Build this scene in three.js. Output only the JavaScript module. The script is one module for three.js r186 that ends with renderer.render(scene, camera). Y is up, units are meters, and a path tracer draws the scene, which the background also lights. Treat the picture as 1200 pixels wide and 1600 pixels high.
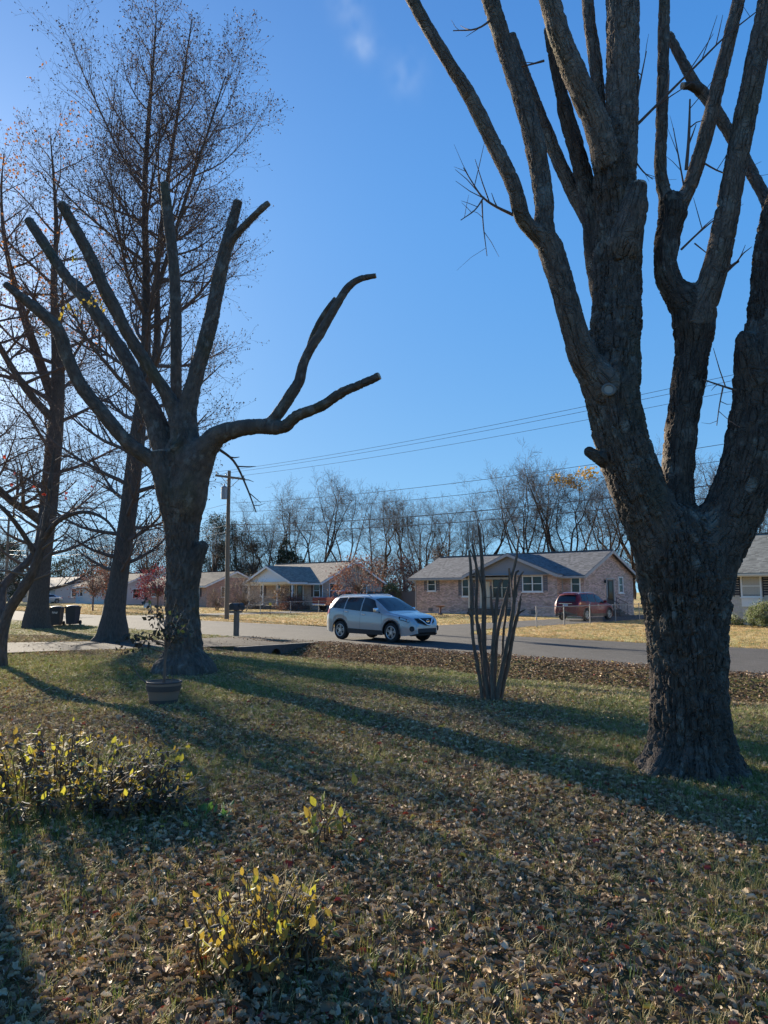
import * as THREE from 'three';
import { mergeGeometries } from 'three/addons/utils/BufferGeometryUtils.js';
import { RoundedBoxGeometry } from 'three/addons/geometries/RoundedBoxGeometry.js';
import { ImprovedNoise } from 'three/addons/math/ImprovedNoise.js';

// ------------------------------------------------------------------ camera, sky, sun, exposure
const scene = new THREE.Scene();
const EYE = 1.6, FPX = 1150, PITCH = Math.atan(125 / FPX);
const camera = new THREE.PerspectiveCamera(2 * Math.atan(800 / FPX) * 180 / Math.PI, 0.75, 0.1, 4000);
camera.position.set(0, EYE, 0);
camera.rotation.set(PITCH, 0, 0);
scene.add(camera);
const SUN_AZ = 35 * Math.PI / 180, SUN_EL = 16 * Math.PI / 180;   // left of the view axis, above the horizon
const sunDir = new THREE.Vector3(-Math.sin(SUN_AZ) * Math.cos(SUN_EL), Math.sin(SUN_EL), -Math.cos(SUN_AZ) * Math.cos(SUN_EL));
const renderer = new THREE.WebGLRenderer({ antialias: true });
renderer.toneMapping = THREE.LinearToneMapping;
renderer.toneMappingExposure = 3.1;
renderer.shadowMap.enabled = true;
const sun = new THREE.DirectionalLight(new THREE.Color().setRGB(1.0, 0.89, 0.72), 5.0);
sun.position.copy(sunDir).multiplyScalar(200);
sun.castShadow = true;
sun.shadow.mapSize.set(4096, 4096);
Object.assign(sun.shadow.camera, { left: -80, right: 80, top: 80, bottom: -80, near: 1, far: 500 });
scene.add(sun); scene.add(sun.target);

const perlin = new ImprovedNoise();
const N3 = (x, y, z) => perlin.noise(x, y, z);
function fbm(x, y, z, o = 4) { let s = 0, a = 0.5; for (let i = 0; i < o; i++) { s += a * N3(x, y, z); x *= 2.03; y *= 2.03; z *= 2.03; a *= 0.5; } return s; }
function rngOf(seed) { let a = seed >>> 0; return () => { a = (a + 0x6D2B79F5) | 0; let t = Math.imul(a ^ (a >>> 15), 1 | a); t = (t + Math.imul(t ^ (t >>> 7), 61 | t)) ^ t; return ((t ^ (t >>> 14)) >>> 0) / 4294967296; }; }
const clamp = (x, a = 0, b = 1) => Math.min(b, Math.max(a, x));
const lerp = (a, b, t) => a + (b - a) * t;
const sstep = (a, b, x) => { const t = clamp((x - a) / (b - a)); return t * t * (3 - 2 * t); };
const V = (x, y, z) => new THREE.Vector3(x, y, z);

{ // clear winter sky: deep blue overhead, pale at the horizon, bright round the sun, a few wisps of cirrus
  const W = 2048, Hh = 1024, data = new Float32Array(W * Hh * 4);
  const zen = [0.008, 0.042, 0.150], mid = [0.016, 0.092, 0.250], hor = [0.118, 0.240, 0.325];
  // wisps: direction and size
  const wisps = [[567, 68, .014, .38], [632, 118, .02, .14], [545, 4, .02, .18]].map(([px, py, r, k]) => {
    const x = (px - 600) / FPX, y = (800 - py) / FPX, c = Math.cos(PITCH), s = Math.sin(PITCH);
    return [V(x, y * c + s, -c + y * s).normalize(), r, k];
  });
  const d = V(0, 0, 0);
  for (let j = 0; j < Hh; j++) {
    const el = ((j + 0.5) / Hh - 0.5) * Math.PI, ce = Math.cos(el), se = Math.sin(el);
    for (let i = 0; i < W; i++) {
      const az = ((i + 0.5) / W - 0.5) * 2 * Math.PI;   // u = atan2(z, x)/2pi + 0.5
      d.set(ce * Math.cos(az), se, ce * Math.sin(az));
      const up = Math.max(0, se), t1 = 1 - Math.exp(-up * 5.2), t2 = sstep(0.42, 1.0, up);
      const g = Math.acos(clamp(d.dot(sunDir), -1, 1));
      const glow = 0.45 * Math.exp(-g / 0.10) + 0.115 * Math.exp(-g / 0.36);
      const o = (j * W + i) * 4;
      for (let c = 0; c < 3; c++) {
        let v = lerp(lerp(hor[c], mid[c], t1), zen[c], t2);
        v += glow * [1.0, 0.98, 0.9][c];
        data[o + c] = v;
      }
      for (const [w, r, k] of wisps) {
        const q = d.distanceTo(w); if (q > r * 3) continue;
        const n = fbm(d.x * 60, d.y * 38, d.z * 60, 5) + 0.35;
        const m = k * Math.exp(-q * q / (r * r)) * clamp(n * 1.6, 0, 1);
        for (let c = 0; c < 3; c++) data[o + c] = lerp(data[o + c], [0.23, 0.27, 0.33][c], clamp(m));
      }
      data[o + 3] = 1;
    }
  }
  const sky = new THREE.DataTexture(data, W, Hh, THREE.RGBAFormat, THREE.FloatType);
  sky.mapping = THREE.EquirectangularReflectionMapping; sky.magFilter = sky.minFilter = THREE.LinearFilter; sky.needsUpdate = true;
  scene.background = sky; scene.environment = sky;
}

// ------------------------------------------------------------------ helpers
const taken = {};
function numbered(name) { const n = taken[name] = (taken[name] ?? -1) + 1; return n ? `${name}_${String(n).padStart(3, '0')}` : name; }
function tag(o, label, category, group, kind) { o.userData.label = label; if (category) o.userData.category = category; if (group) o.userData.group = group; if (kind) o.userData.kind = kind; return o; }
function thing(name, label, category, pos = [0, 0, 0], turn = 0, group) {
  const o = new THREE.Group(); o.name = numbered(name); o.position.set(...pos); o.rotation.y = turn; scene.add(o);
  return tag(o, label, category, group);
}
function part(parent, name, geo, mat) {
  const m = new THREE.Mesh(Array.isArray(geo) ? merge(geo) : geo, mat); m.name = name; m.castShadow = m.receiveShadow = true; parent.add(m); return m;
}
function structure(name, geo, mat, label, category) { const m = part(scene, numbered(name), geo, mat); tag(m, label, category, null, 'structure'); return m; }
function merge(list) {
  const keep = list.map(g => { const q = g.index ? g.toNonIndexed() : g; for (const k of Object.keys(q.attributes)) if (!['position', 'normal', 'uv'].includes(k)) q.deleteAttribute(k); return q; });
  return mergeGeometries(keep, false);
}
function copyOf(o, label, pos, turn, scale) {
  const c = o.clone(); c.name = numbered(o.userData.base ?? o.name.replace(/_\d{3}$/, '')); c.userData = { ...o.userData };
  if (label) c.userData.label = label; if (pos) c.position.set(...pos); if (turn !== undefined) c.rotation.y = turn; if (scale) c.scale.set(...scale); scene.add(c); return c;
}
function box(w, h, d, x = 0, y = 0, z = 0) {   // uv in metres
  const g = new THREE.BoxGeometry(w, h, d), u = g.attributes.uv, n = g.attributes.normal;
  for (let i = 0; i < u.count; i++) { const nx = Math.abs(n.getX(i)), ny = Math.abs(n.getY(i)); u.setXY(i, u.getX(i) * (nx > .5 ? d : w), u.getY(i) * (ny > .5 ? d : h)); }
  g.translate(x, y, z); return g;
}
function rbox(w, h, d, r, x = 0, y = 0, z = 0) { const g = new RoundedBoxGeometry(w, h, d, 2, Math.min(r, w / 2.01, h / 2.01, d / 2.01)); g.translate(x, y, z); return g; }
function bar(a, b, r, r2 = r, sides = 8) {
  const d = b.clone().sub(a), g = new THREE.CylinderGeometry(r2, r, d.length(), sides, 1);
  g.applyQuaternion(new THREE.Quaternion().setFromUnitVectors(V(0, 1, 0), d.clone().normalize())); g.translate((a.x + b.x) / 2, (a.y + b.y) / 2, (a.z + b.z) / 2); return g;
}
function polyPrism(pts, depth, z0 = 0) { const g = new THREE.ExtrudeGeometry(new THREE.Shape(pts.map(p => new THREE.Vector2(...p))), { depth, bevelEnabled: false }); g.translate(0, 0, z0); return g; }
// pixel of the photograph -> direction; meets a level plane or a depth
function ray(px, py) { const x = (px - 600) / FPX, y = (800 - py) / FPX, c = Math.cos(PITCH), s = Math.sin(PITCH); return V(x, y * c + s, -c + y * s); }
function atDepth(px, py, d) { const r = ray(px, py), k = d / -r.z; return V(r.x * k, EYE + r.y * k, -d); }
function onLevel(px, py, y) { const r = ray(px, py), k = (y - EYE) / r.y; return V(r.x * k, y, r.z * k); }
function camDepth(p) { return -(p.z) * Math.cos(PITCH) + (p.y - EYE) * Math.sin(PITCH); }
const Q2 = Math.SQRT1_2;
const AS = (a, s, y = 0) => V((a + s) * Q2, y, (a - s) * Q2);          // along the road, across the road
const toA = (x, z) => (x + z) * Q2, toS = (x, z) => (x - z) * Q2;
const TURN = -Math.PI / 4;                                             // local x = along the road, local z = towards the yard
const NEAR = 17.1, FAR = 25.1;                                         // edges of the road

// ------------------------------------------------------------------ textures
function dataTex(w, h, fn, srgb = true) {
  const d = new Uint8Array(w * h * 4);
  for (let j = 0; j < h; j++) for (let i = 0; i < w; i++) { const c = fn(i / w, j / h, i, j), o = (j * w + i) * 4; for (let k = 0; k < 3; k++) d[o + k] = clamp(c[k]) * 255; d[o + 3] = 255; }
  const t = new THREE.DataTexture(d, w, h, THREE.RGBAFormat, THREE.UnsignedByteType);
  t.wrapS = t.wrapT = THREE.RepeatWrapping; t.magFilter = THREE.LinearFilter; t.minFilter = THREE.LinearMipmapLinearFilter; t.generateMipmaps = true;
  if (srgb) t.colorSpace = THREE.SRGBColorSpace; t.needsUpdate = true; return t;
}
const toS1 = v => v <= 0.0031308 ? v * 12.92 : 1.055 * Math.pow(v, 1 / 2.4) - 0.055;
const lin = (r, g, b) => [toS1(r), toS1(g), toS1(b)];
// tiling noise on the unit square
function tnoise(u, v, f, seed = 0) { const a = u * 2 * Math.PI, b = v * 2 * Math.PI, k = f / (2 * Math.PI); return N3(Math.cos(a) * k + seed, Math.sin(a) * k + Math.cos(b) * k * 1.7 + 11.3 + seed, Math.sin(b) * k + 5.1 * seed); }
function vnoiseTile(n, seed) { const r = rngOf(seed), g = new Float32Array(n * n); for (let i = 0; i < n * n; i++) g[i] = r(); return (u, v) => { const x = ((u % 1) + 1) % 1 * n, y = ((v % 1) + 1) % 1 * n, i = Math.floor(x), j = Math.floor(y), fx = x - i, fy = y - j, sx = fx * fx * (3 - 2 * fx), sy = fy * fy * (3 - 2 * fy), i1 = (i + 1) % n, j1 = (j + 1) % n; return lerp(lerp(g[(j % n) * n + i % n], g[(j % n) * n + i1], sx), lerp(g[j1 * n + i % n], g[j1 * n + i1], sx), sy); }; }
const vn8 = vnoiseTile(8, 1), vn16 = vnoiseTile(16, 2), vn32 = vnoiseTile(32, 3), vn64 = vnoiseTile(64, 4), vn128 = vnoiseTile(128, 5), vn256 = vnoiseTile(256, 6);

// bark: long plates parted by furrows; one field gives relief (bump and real displacement) and plate tints
const BARK = 1024, barkH = new Float32Array(BARK * BARK), barkC = new Float32Array(BARK * BARK);
{
  const rect = (nx, ny, seed) => { const r = rngOf(seed), g = new Float32Array(nx * ny); for (let i = 0; i < nx * ny; i++) g[i] = r(); return (u, v) => { const x = ((u % 1) + 1) % 1 * nx, y = ((v % 1) + 1) % 1 * ny, i = Math.floor(x) % nx, j = Math.floor(y) % ny, fx = x - Math.floor(x), fy = y - Math.floor(y), sx = fx * fx * (3 - 2 * fx), sy = fy * fy * (3 - 2 * fy), i1 = (i + 1) % nx, j1 = (j + 1) % ny; return lerp(lerp(g[j * nx + i], g[j * nx + i1], sx), lerp(g[j1 * nx + i], g[j1 * nx + i1], sx), sy); }; };
  const A = rect(26, 12, 71), B = rect(44, 20, 72), C = rect(24, 60, 73), D = rect(30, 24, 74), E = rect(200, 60, 75);
  for (let j = 0; j < BARK; j++) for (let i = 0; i < BARK; i++) {
    const u0 = i / BARK, v0 = j / BARK, u = u0 + (vn16(u0, v0) - .5) * .016 + (vn64(u0, v0) - .5) * .006, v = v0 + (vn32(v0, u0) - .5) * .02;
    const f1 = sstep(.02, .26, Math.abs(A(u, v) - .5) * 2), f2 = sstep(.0, .3, Math.abs(B(u, v + .3) - .5) * 2), crack = sstep(.05, .22, Math.abs(C(u, v) - .5) * 2), fine = E(u0, v0) * .6 + vn256(u0, v0) * .4;
    const e = f1 * (.55 + .45 * f2) * (.66 + .34 * crack);
    barkH[j * BARK + i] = clamp(e * (.6 + .4 * D(u, v)) + .18 * (fine - .4));
    barkC[j * BARK + i] = (.7 + .6 * D(u, v)) * (.74 + .52 * fine) * (.9 + .2 * vn32(u0, v0));
  }
}
function barkHeight(u, v) { const x = Math.floor(((u % 1) + 1) % 1 * BARK), y = Math.floor(((v % 1) + 1) % 1 * BARK); return barkH[y * BARK + x]; }
const barkBump = dataTex(BARK, BARK, (u, v, i, j) => { const h = barkH[j * BARK + i]; return [h, h, h]; }, false);
const barkMap = base => dataTex(BARK, BARK, (u, v, i, j) => { const c = barkC[j * BARK + i]; return lin(base[0] * c, base[1] * c * lerp(1.02, .98, vn16(u, v)), base[2] * c); });
const barkGrey = barkMap([.088, .068, .052]), barkPale = barkMap([.115, .09, .072]);
const M = {};
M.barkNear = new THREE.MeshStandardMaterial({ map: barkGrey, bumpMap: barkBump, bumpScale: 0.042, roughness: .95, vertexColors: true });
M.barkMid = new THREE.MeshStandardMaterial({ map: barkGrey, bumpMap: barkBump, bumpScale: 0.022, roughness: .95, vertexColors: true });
M.barkTree = new THREE.MeshStandardMaterial({ map: barkPale, bumpMap: barkBump, bumpScale: 0.02, roughness: .95 });
M.barkSmooth = new THREE.MeshStandardMaterial({ color: new THREE.Color().setRGB(.17, .15, .125), roughness: .9 });
M.twig = new THREE.MeshStandardMaterial({ color: new THREE.Color().setRGB(.135, .097, .08), roughness: .9 });
M.twigPale = new THREE.MeshStandardMaterial({ color: new THREE.Color().setRGB(.16, .12, .09), roughness: .9 });
M.farBark = new THREE.MeshStandardMaterial({ color: new THREE.Color().setRGB(.072, .050, .035), roughness: .95 });
M.cutWood = new THREE.MeshStandardMaterial({ color: new THREE.Color().setRGB(.36, .29, .22), roughness: .9 });
const leafMat = (r, g, b, tr = .4) => new THREE.MeshPhysicalMaterial({ color: new THREE.Color().setRGB(r, g, b), roughness: .9, transmission: tr, thickness: 0, side: THREE.DoubleSide });
const plain = (r, g, b, rough = .8, metal = 0) => new THREE.MeshStandardMaterial({ color: new THREE.Color().setRGB(r, g, b), roughness: rough, metalness: metal });

// ------------------------------------------------------------------ the ground
function inDrive(a) { return sstep(-26.2, -25.7, a) * (1 - sstep(-20.72, -20.5, a)); }
const PROFILE = [[-2000, 0], [6, 0], [10.5, -.05], [12.6, -.16], [14.2, -.52], [14.9, -.62], [15.5, -.56], [16.6, -.24], [17.1, -.2], [25.1, -.2], [26.5, -.19], [45, -.12], [4000, -.12]];
function profile(s) { for (let i = 1; i < PROFILE.length; i++) if (s <= PROFILE[i][0]) { const [s0, y0] = PROFILE[i - 1], [s1, y1] = PROFILE[i]; return lerp(y0, y1, (s - s0) / (s1 - s0)); } return 0; }
function H(x, z) {
  const a = toA(x, z), s = toS(x, z);
  let y = profile(s);
  if (s > 6 && s < 17.2) {
    const flat = lerp(0, -.2, sstep(6, 15, s)), left = lerp(0, -.2, sstep(6, 15, s)) - .13 * Math.exp(-Math.pow((s - 15.3) / .8, 2));
    const w = inDrive(a); y = lerp(a < -23 ? left : y, flat, w);
  }
  const fade = 1 - sstep(15.5, 16.8, s), d = inDrive(a) * sstep(3, 6, s);
  y += (fbm(x * .35, 3.3, z * .35, 3) * .09 + fbm(x * 1.7, 8.1, z * 1.7, 2) * .022) * fade * (1 - d);
  return y;
}
const green = (x, z) => sstep(-.16, .26, fbm(x * .28 + 3, 1.7, z * .28, 4) + .12 * fbm(x * 1.9, 4.4, z * 1.9, 2) + .05);
function lines(spec) { const out = []; for (const [a, b, st] of spec) { const n = Math.max(1, Math.round((b - a) / st)); for (let i = 0; i < n; i++) out.push(a + (b - a) * i / n); } out.push(spec[spec.length - 1][1]); return out; }
function sheet(la, ls, lift, tint) {
  const na = la.length, ns = ls.length, pos = new Float32Array(na * ns * 3), uv = new Float32Array(na * ns * 2), col = new Float32Array(na * ns * 3), idx = [];
  for (let j = 0; j < ns; j++) for (let i = 0; i < na; i++) {
    const p = AS(la[i], ls[j]), k = j * na + i, y = H(p.x, p.z) + lift;
    pos.set([p.x, y, p.z], k * 3); uv.set([p.x, p.z], k * 2); col.set(tint(p.x, p.z, la[i], ls[j]), k * 3);
    if (i + 1 < na && j + 1 < ns) idx.push(k, k + 1, k + na, k + 1, k + na + 1, k + na);
  }
  const g = new THREE.BufferGeometry(); g.setAttribute('position', new THREE.BufferAttribute(pos, 3)); g.setAttribute('uv', new THREE.BufferAttribute(uv, 2)); g.setAttribute('color', new THREE.BufferAttribute(col, 3));
  g.setIndex(idx); g.computeVertexNormals();
  if (g.attributes.normal.getY(0) < 0) { for (let i = 0; i < idx.length; i += 3) [idx[i], idx[i + 1]] = [idx[i + 1], idx[i]]; g.setIndex(idx); g.computeVertexNormals(); }
  return g;
}
// soil and thatch: flecks of straw, crumbled leaf and green
const soilTex = dataTex(1024, 1024, (u, v) => {
  const a = vn256(u, v), b = vn128(u + .37, v + .11), c = vn64(u, v), e = vn256(v + .5, u), k = .55 + .5 * a + .35 * (b - .5) + .3 * (c - .5);
  const st = e > .72 ? 1.5 : 1, g = vn32(u, v) * .6 + b * .4;
  return lin(lerp(.17, .13, g) * k * st, lerp(.125, .125, g) * k * st, lerp(.07, .045, g) * k * st);
});
soilTex.repeat.set(1 / 2.6, 1 / 2.6);
const soilBump = dataTex(512, 512, (u, v) => { const h = .5 * vn256(u, v) + .5 * vn64(u, v); return [h, h, h]; }, false); soilBump.repeat.set(1 / 1.7, 1 / 1.7);
M.soil = new THREE.MeshPhysicalMaterial({ specularIntensity: .2, map: soilTex, bumpMap: soilBump, bumpScale: .03, roughness: 1, vertexColors: true });
{
  const la = lines([[-1800, -200, 200], [-200, -60, 10], [-60, -27, 1], [-27, -20, .25], [-20, 14, .3], [14, 40, 2], [40, 200, 20], [200, 1800, 200]]);
  const ls = lines([[-1800, -100, 170], [-100, -12, 8], [-12, 0, .5], [0, 12.6, .3], [12.6, 14.2, .2], [14.2, 14.9, .175], [14.9, 15.5, .2], [15.5, 16.6, .22], [16.6, 17.1, .25], [17.1, 17.4, .3]]);
  structure('front_yard', sheet(la, ls, 0, (x, z, a, s) => { const g = green(x, z); return [lerp(1.1, 1.0, g), lerp(.92, 1.14, g), lerp(.95, .9, g)]; }), M.soil, 'leaf strewn front yard sloping to a roadside ditch', 'yard');
}
// dormant golden lawn over the road
const strawTex = dataTex(1024, 1024, (u, v) => {
  const a = vn256(u, v), b = vn128(u + .2, v), c = vn16(u, v), e = vn64(u, v + .4), k = .62 + .5 * a + .3 * (b - .5);
  const leaf = e > .80 && a > .55 ? .35 : 1, g = sstep(.55, .85, c * .7 + e * .3);
  return lin(lerp(.48, .26, g) * k * leaf, lerp(.345, .25, g) * k * leaf, lerp(.15, .07, g) * k * leaf);
});
strawTex.repeat.set(1 / 9, 1 / 9);
M.straw = new THREE.MeshPhysicalMaterial({ specularIntensity: .2, map: strawTex, bumpMap: soilBump, bumpScale: .03, roughness: 1, vertexColors: true });
{
  const la = lines([[-1800, -200, 100], [-200, -20, 3], [-20, 30, 3], [30, 200, 20], [200, 1800, 200]]), ls = lines([[24.9, 60, 1.5], [60, 200, 14], [200, 2400, 200]]);
  structure('far_lawn', sheet(la, ls, 0, (x, z, a, s) => { const t = sstep(-.02, .35, fbm(x * .16, 9.2, z * .16, 4)); return [lerp(1.05, .62, t), lerp(1, .95, t), lerp(1, .8, t)]; }), M.straw, 'golden dormant lawns in front of the houses across the road', 'lawn');
}
const tarTex = dataTex(1024, 1024, (u, v) => { const a = vn256(u, v), b = vn128(v, u), c = vn16(u, v), k = .72 + .35 * a + .2 * (b - .5) + .22 * (c - .5); const s = a > .9 ? 1.6 : 1; return lin(.082 * k * s, .078 * k * s, .074 * k * s); });
tarTex.repeat.set(1 / 5, 1 / 5);
M.tar = new THREE.MeshPhysicalMaterial({ specularIntensity: .35, map: tarTex, bumpMap: soilBump, bumpScale: .006, roughness: .97, vertexColors: true });
{
  const la = lines([[-600, -100, 20], [-100, 40, .8], [40, 600, 20]]), ls = lines([[NEAR - .1, NEAR + .6, .35], [NEAR + .6, FAR - .4, 1], [FAR - .4, FAR + .1, .25]]);
  const g = sheet(la, ls, .012, (x, z, a, s) => { const w = .94 + .12 * Math.exp(-Math.pow((Math.abs(s - 21.1) - 2) / .5, 2)) + .3 * fbm(x * .5, 2, z * .5, 3); return [w, w * .99, w * .97]; });
  const p = g.attributes.position;                                   // worn, uneven edges
  for (let j = 0; j < ls.length; j++) if (j === 0 || j === ls.length - 1) for (let i = 0; i < la.length; i++) { const k = j * la.length + i, q = AS(la[i], ls[j] + .22 * fbm(la[i] * .9, j, 4.2, 3)); p.setXYZ(k, q.x, p.getY(k), q.z); }
  structure('road', g, M.tar, 'grey asphalt residential street', 'road');
}
const concTex = dataTex(512, 512, (u, v) => { const a = vn256(u, v), b = vn64(v, u), c = vn8(u, v), k = .7 + .35 * a + .25 * (b - .5) + .3 * (c - .5); return lin(.108 * k, .096 * k, .084 * k); });
concTex.repeat.set(1 / 4, 1 / 4);
M.concrete = new THREE.MeshPhysicalMaterial({ specularIntensity: .1, map: concTex, bumpMap: soilBump, bumpScale: .008, roughness: .9, vertexColors: true });
M.concretePlain = new THREE.MeshStandardMaterial({ map: concTex, bumpMap: soilBump, bumpScale: .01, roughness: .9 });
function drive(name, a0, a1, s0, s1, flare, mat, label, lift) {
  const la = lines([[a0, a1, .5]]), ls = lines([[s0, s1, .5]]), g = sheet(la, ls, lift, (x, z) => { const w = .95 + .35 * fbm(x * .6, 5, z * .6, 3); return [w, w, w]; }), p = g.attributes.position;
  const n = la.length;
  for (let j = 0; j < ls.length; j++) for (let i = 0; i < n; i++) {
    const t = i / (n - 1) * 2 - 1, edge = (i === 0 || i === n - 1) ? .12 * fbm(ls[j] * .8, i, 1.1, 2) : 0, e = flare(ls[j]) * t + edge;
    const k = j * n + i, q = AS(la[i] + e, ls[j]); p.setXYZ(k, q.x, p.getY(k), q.z);
  }
  return structure(name, g, mat, label, 'driveway');
}
drive('driveway', -25.3, -20.75, -12, NEAR + .15, () => 0, M.concrete, 'worn pale driveway crossing the ditch to the street', .03);
drive('driveway', -26.0, -21.6, FAR - .15, 66, s => 1.6 * sstep(28, 25, s), M.tar, 'dark paved driveway beside the pink brick house', .012);
drive('driveway', -53.5, -49, FAR - .15, 60, s => 1.2 * sstep(28, 25, s), M.tar, 'dark paved driveway beside the white porch house', .012);


// ------------------------------------------------------------------ trees
// tubes along polylines, merged into one geometry; uv in metres
class Tubes {
  constructor() { this.p = []; this.n = []; this.u = []; this.i = []; }
  add(pts, rad, sides = 6, cap = true, wob = 0) {
    const n = pts.length, base0 = this.p.length / 3; let t = V(0, 0, 0), side = V(0, 0, 0), up = V(0, 0, 0), len = 0;
    for (let k = 0; k < n; k++) {
      const a = pts[Math.max(0, k - 1)], b = pts[Math.min(n - 1, k + 1)]; t.subVectors(b, a).normalize();
      if (k === 0) { side.set(Math.abs(t.y) < .9 ? 0 : 1, Math.abs(t.y) < .9 ? 1 : 0, 0).cross(t).normalize(); }
      else { side.addScaledVector(t, -side.dot(t)).normalize(); len += pts[k].distanceTo(pts[k - 1]); }
      up.crossVectors(t, side);
      for (let q = 0; q <= sides; q++) {
        const th = q / sides * Math.PI * 2, c = Math.cos(th), s = Math.sin(th), r = rad[k] * (wob ? 1 + wob * N3(c * 1.7 + pts[0].x * 3, len * .8 / Math.max(.05, rad[0]) * .3, s * 1.7) : 1);
        const nx = side.x * c + up.x * s, ny = side.y * c + up.y * s, nz = side.z * c + up.z * s;
        this.p.push(pts[k].x + nx * r, pts[k].y + ny * r, pts[k].z + nz * r); this.n.push(nx, ny, nz); this.u.push(q / sides * Math.PI * 2 * rad[0], len * .5);
      }
      if (k) for (let q = 0; q < sides; q++) { const A = base0 + (k - 1) * (sides + 1) + q, B = A + sides + 1; this.i.push(A, A + 1, B, B, A + 1, B + 1); }
    }
    if (cap && rad[n - 1] > .01) { const c = this.p.length / 3, e = pts[n - 1]; this.p.push(e.x, e.y, e.z); this.n.push(t.x, t.y, t.z); this.u.push(0, 0); const l = base0 + (n - 1) * (sides + 1); for (let q = 0; q < sides; q++) this.i.push(l + q, l + q + 1, c); }
  }
  geo() { const g = new THREE.BufferGeometry(); g.setAttribute('position', new THREE.Float32BufferAttribute(this.p, 3)); g.setAttribute('normal', new THREE.Float32BufferAttribute(this.n, 3)); g.setAttribute('uv', new THREE.Float32BufferAttribute(this.u, 2)); g.setIndex(this.i); return g; }
}
// smooth a polyline [Vector3, radius]
function smoothLine(pts, rad, per) {
  const c = new THREE.CatmullRomCurve3(pts, false, 'centripetal'), n = (pts.length - 1) * per, P = [], R = [];
  for (let i = 0; i <= n; i++) { const t = i / n, f = t * (pts.length - 1), k = Math.min(pts.length - 2, Math.floor(f)); P.push(c.getPoint(t)); const w = f - k; R.push(lerp(rad[k], rad[k + 1], w * w * (3 - 2 * w))); }
  return [P, R];
}
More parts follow.
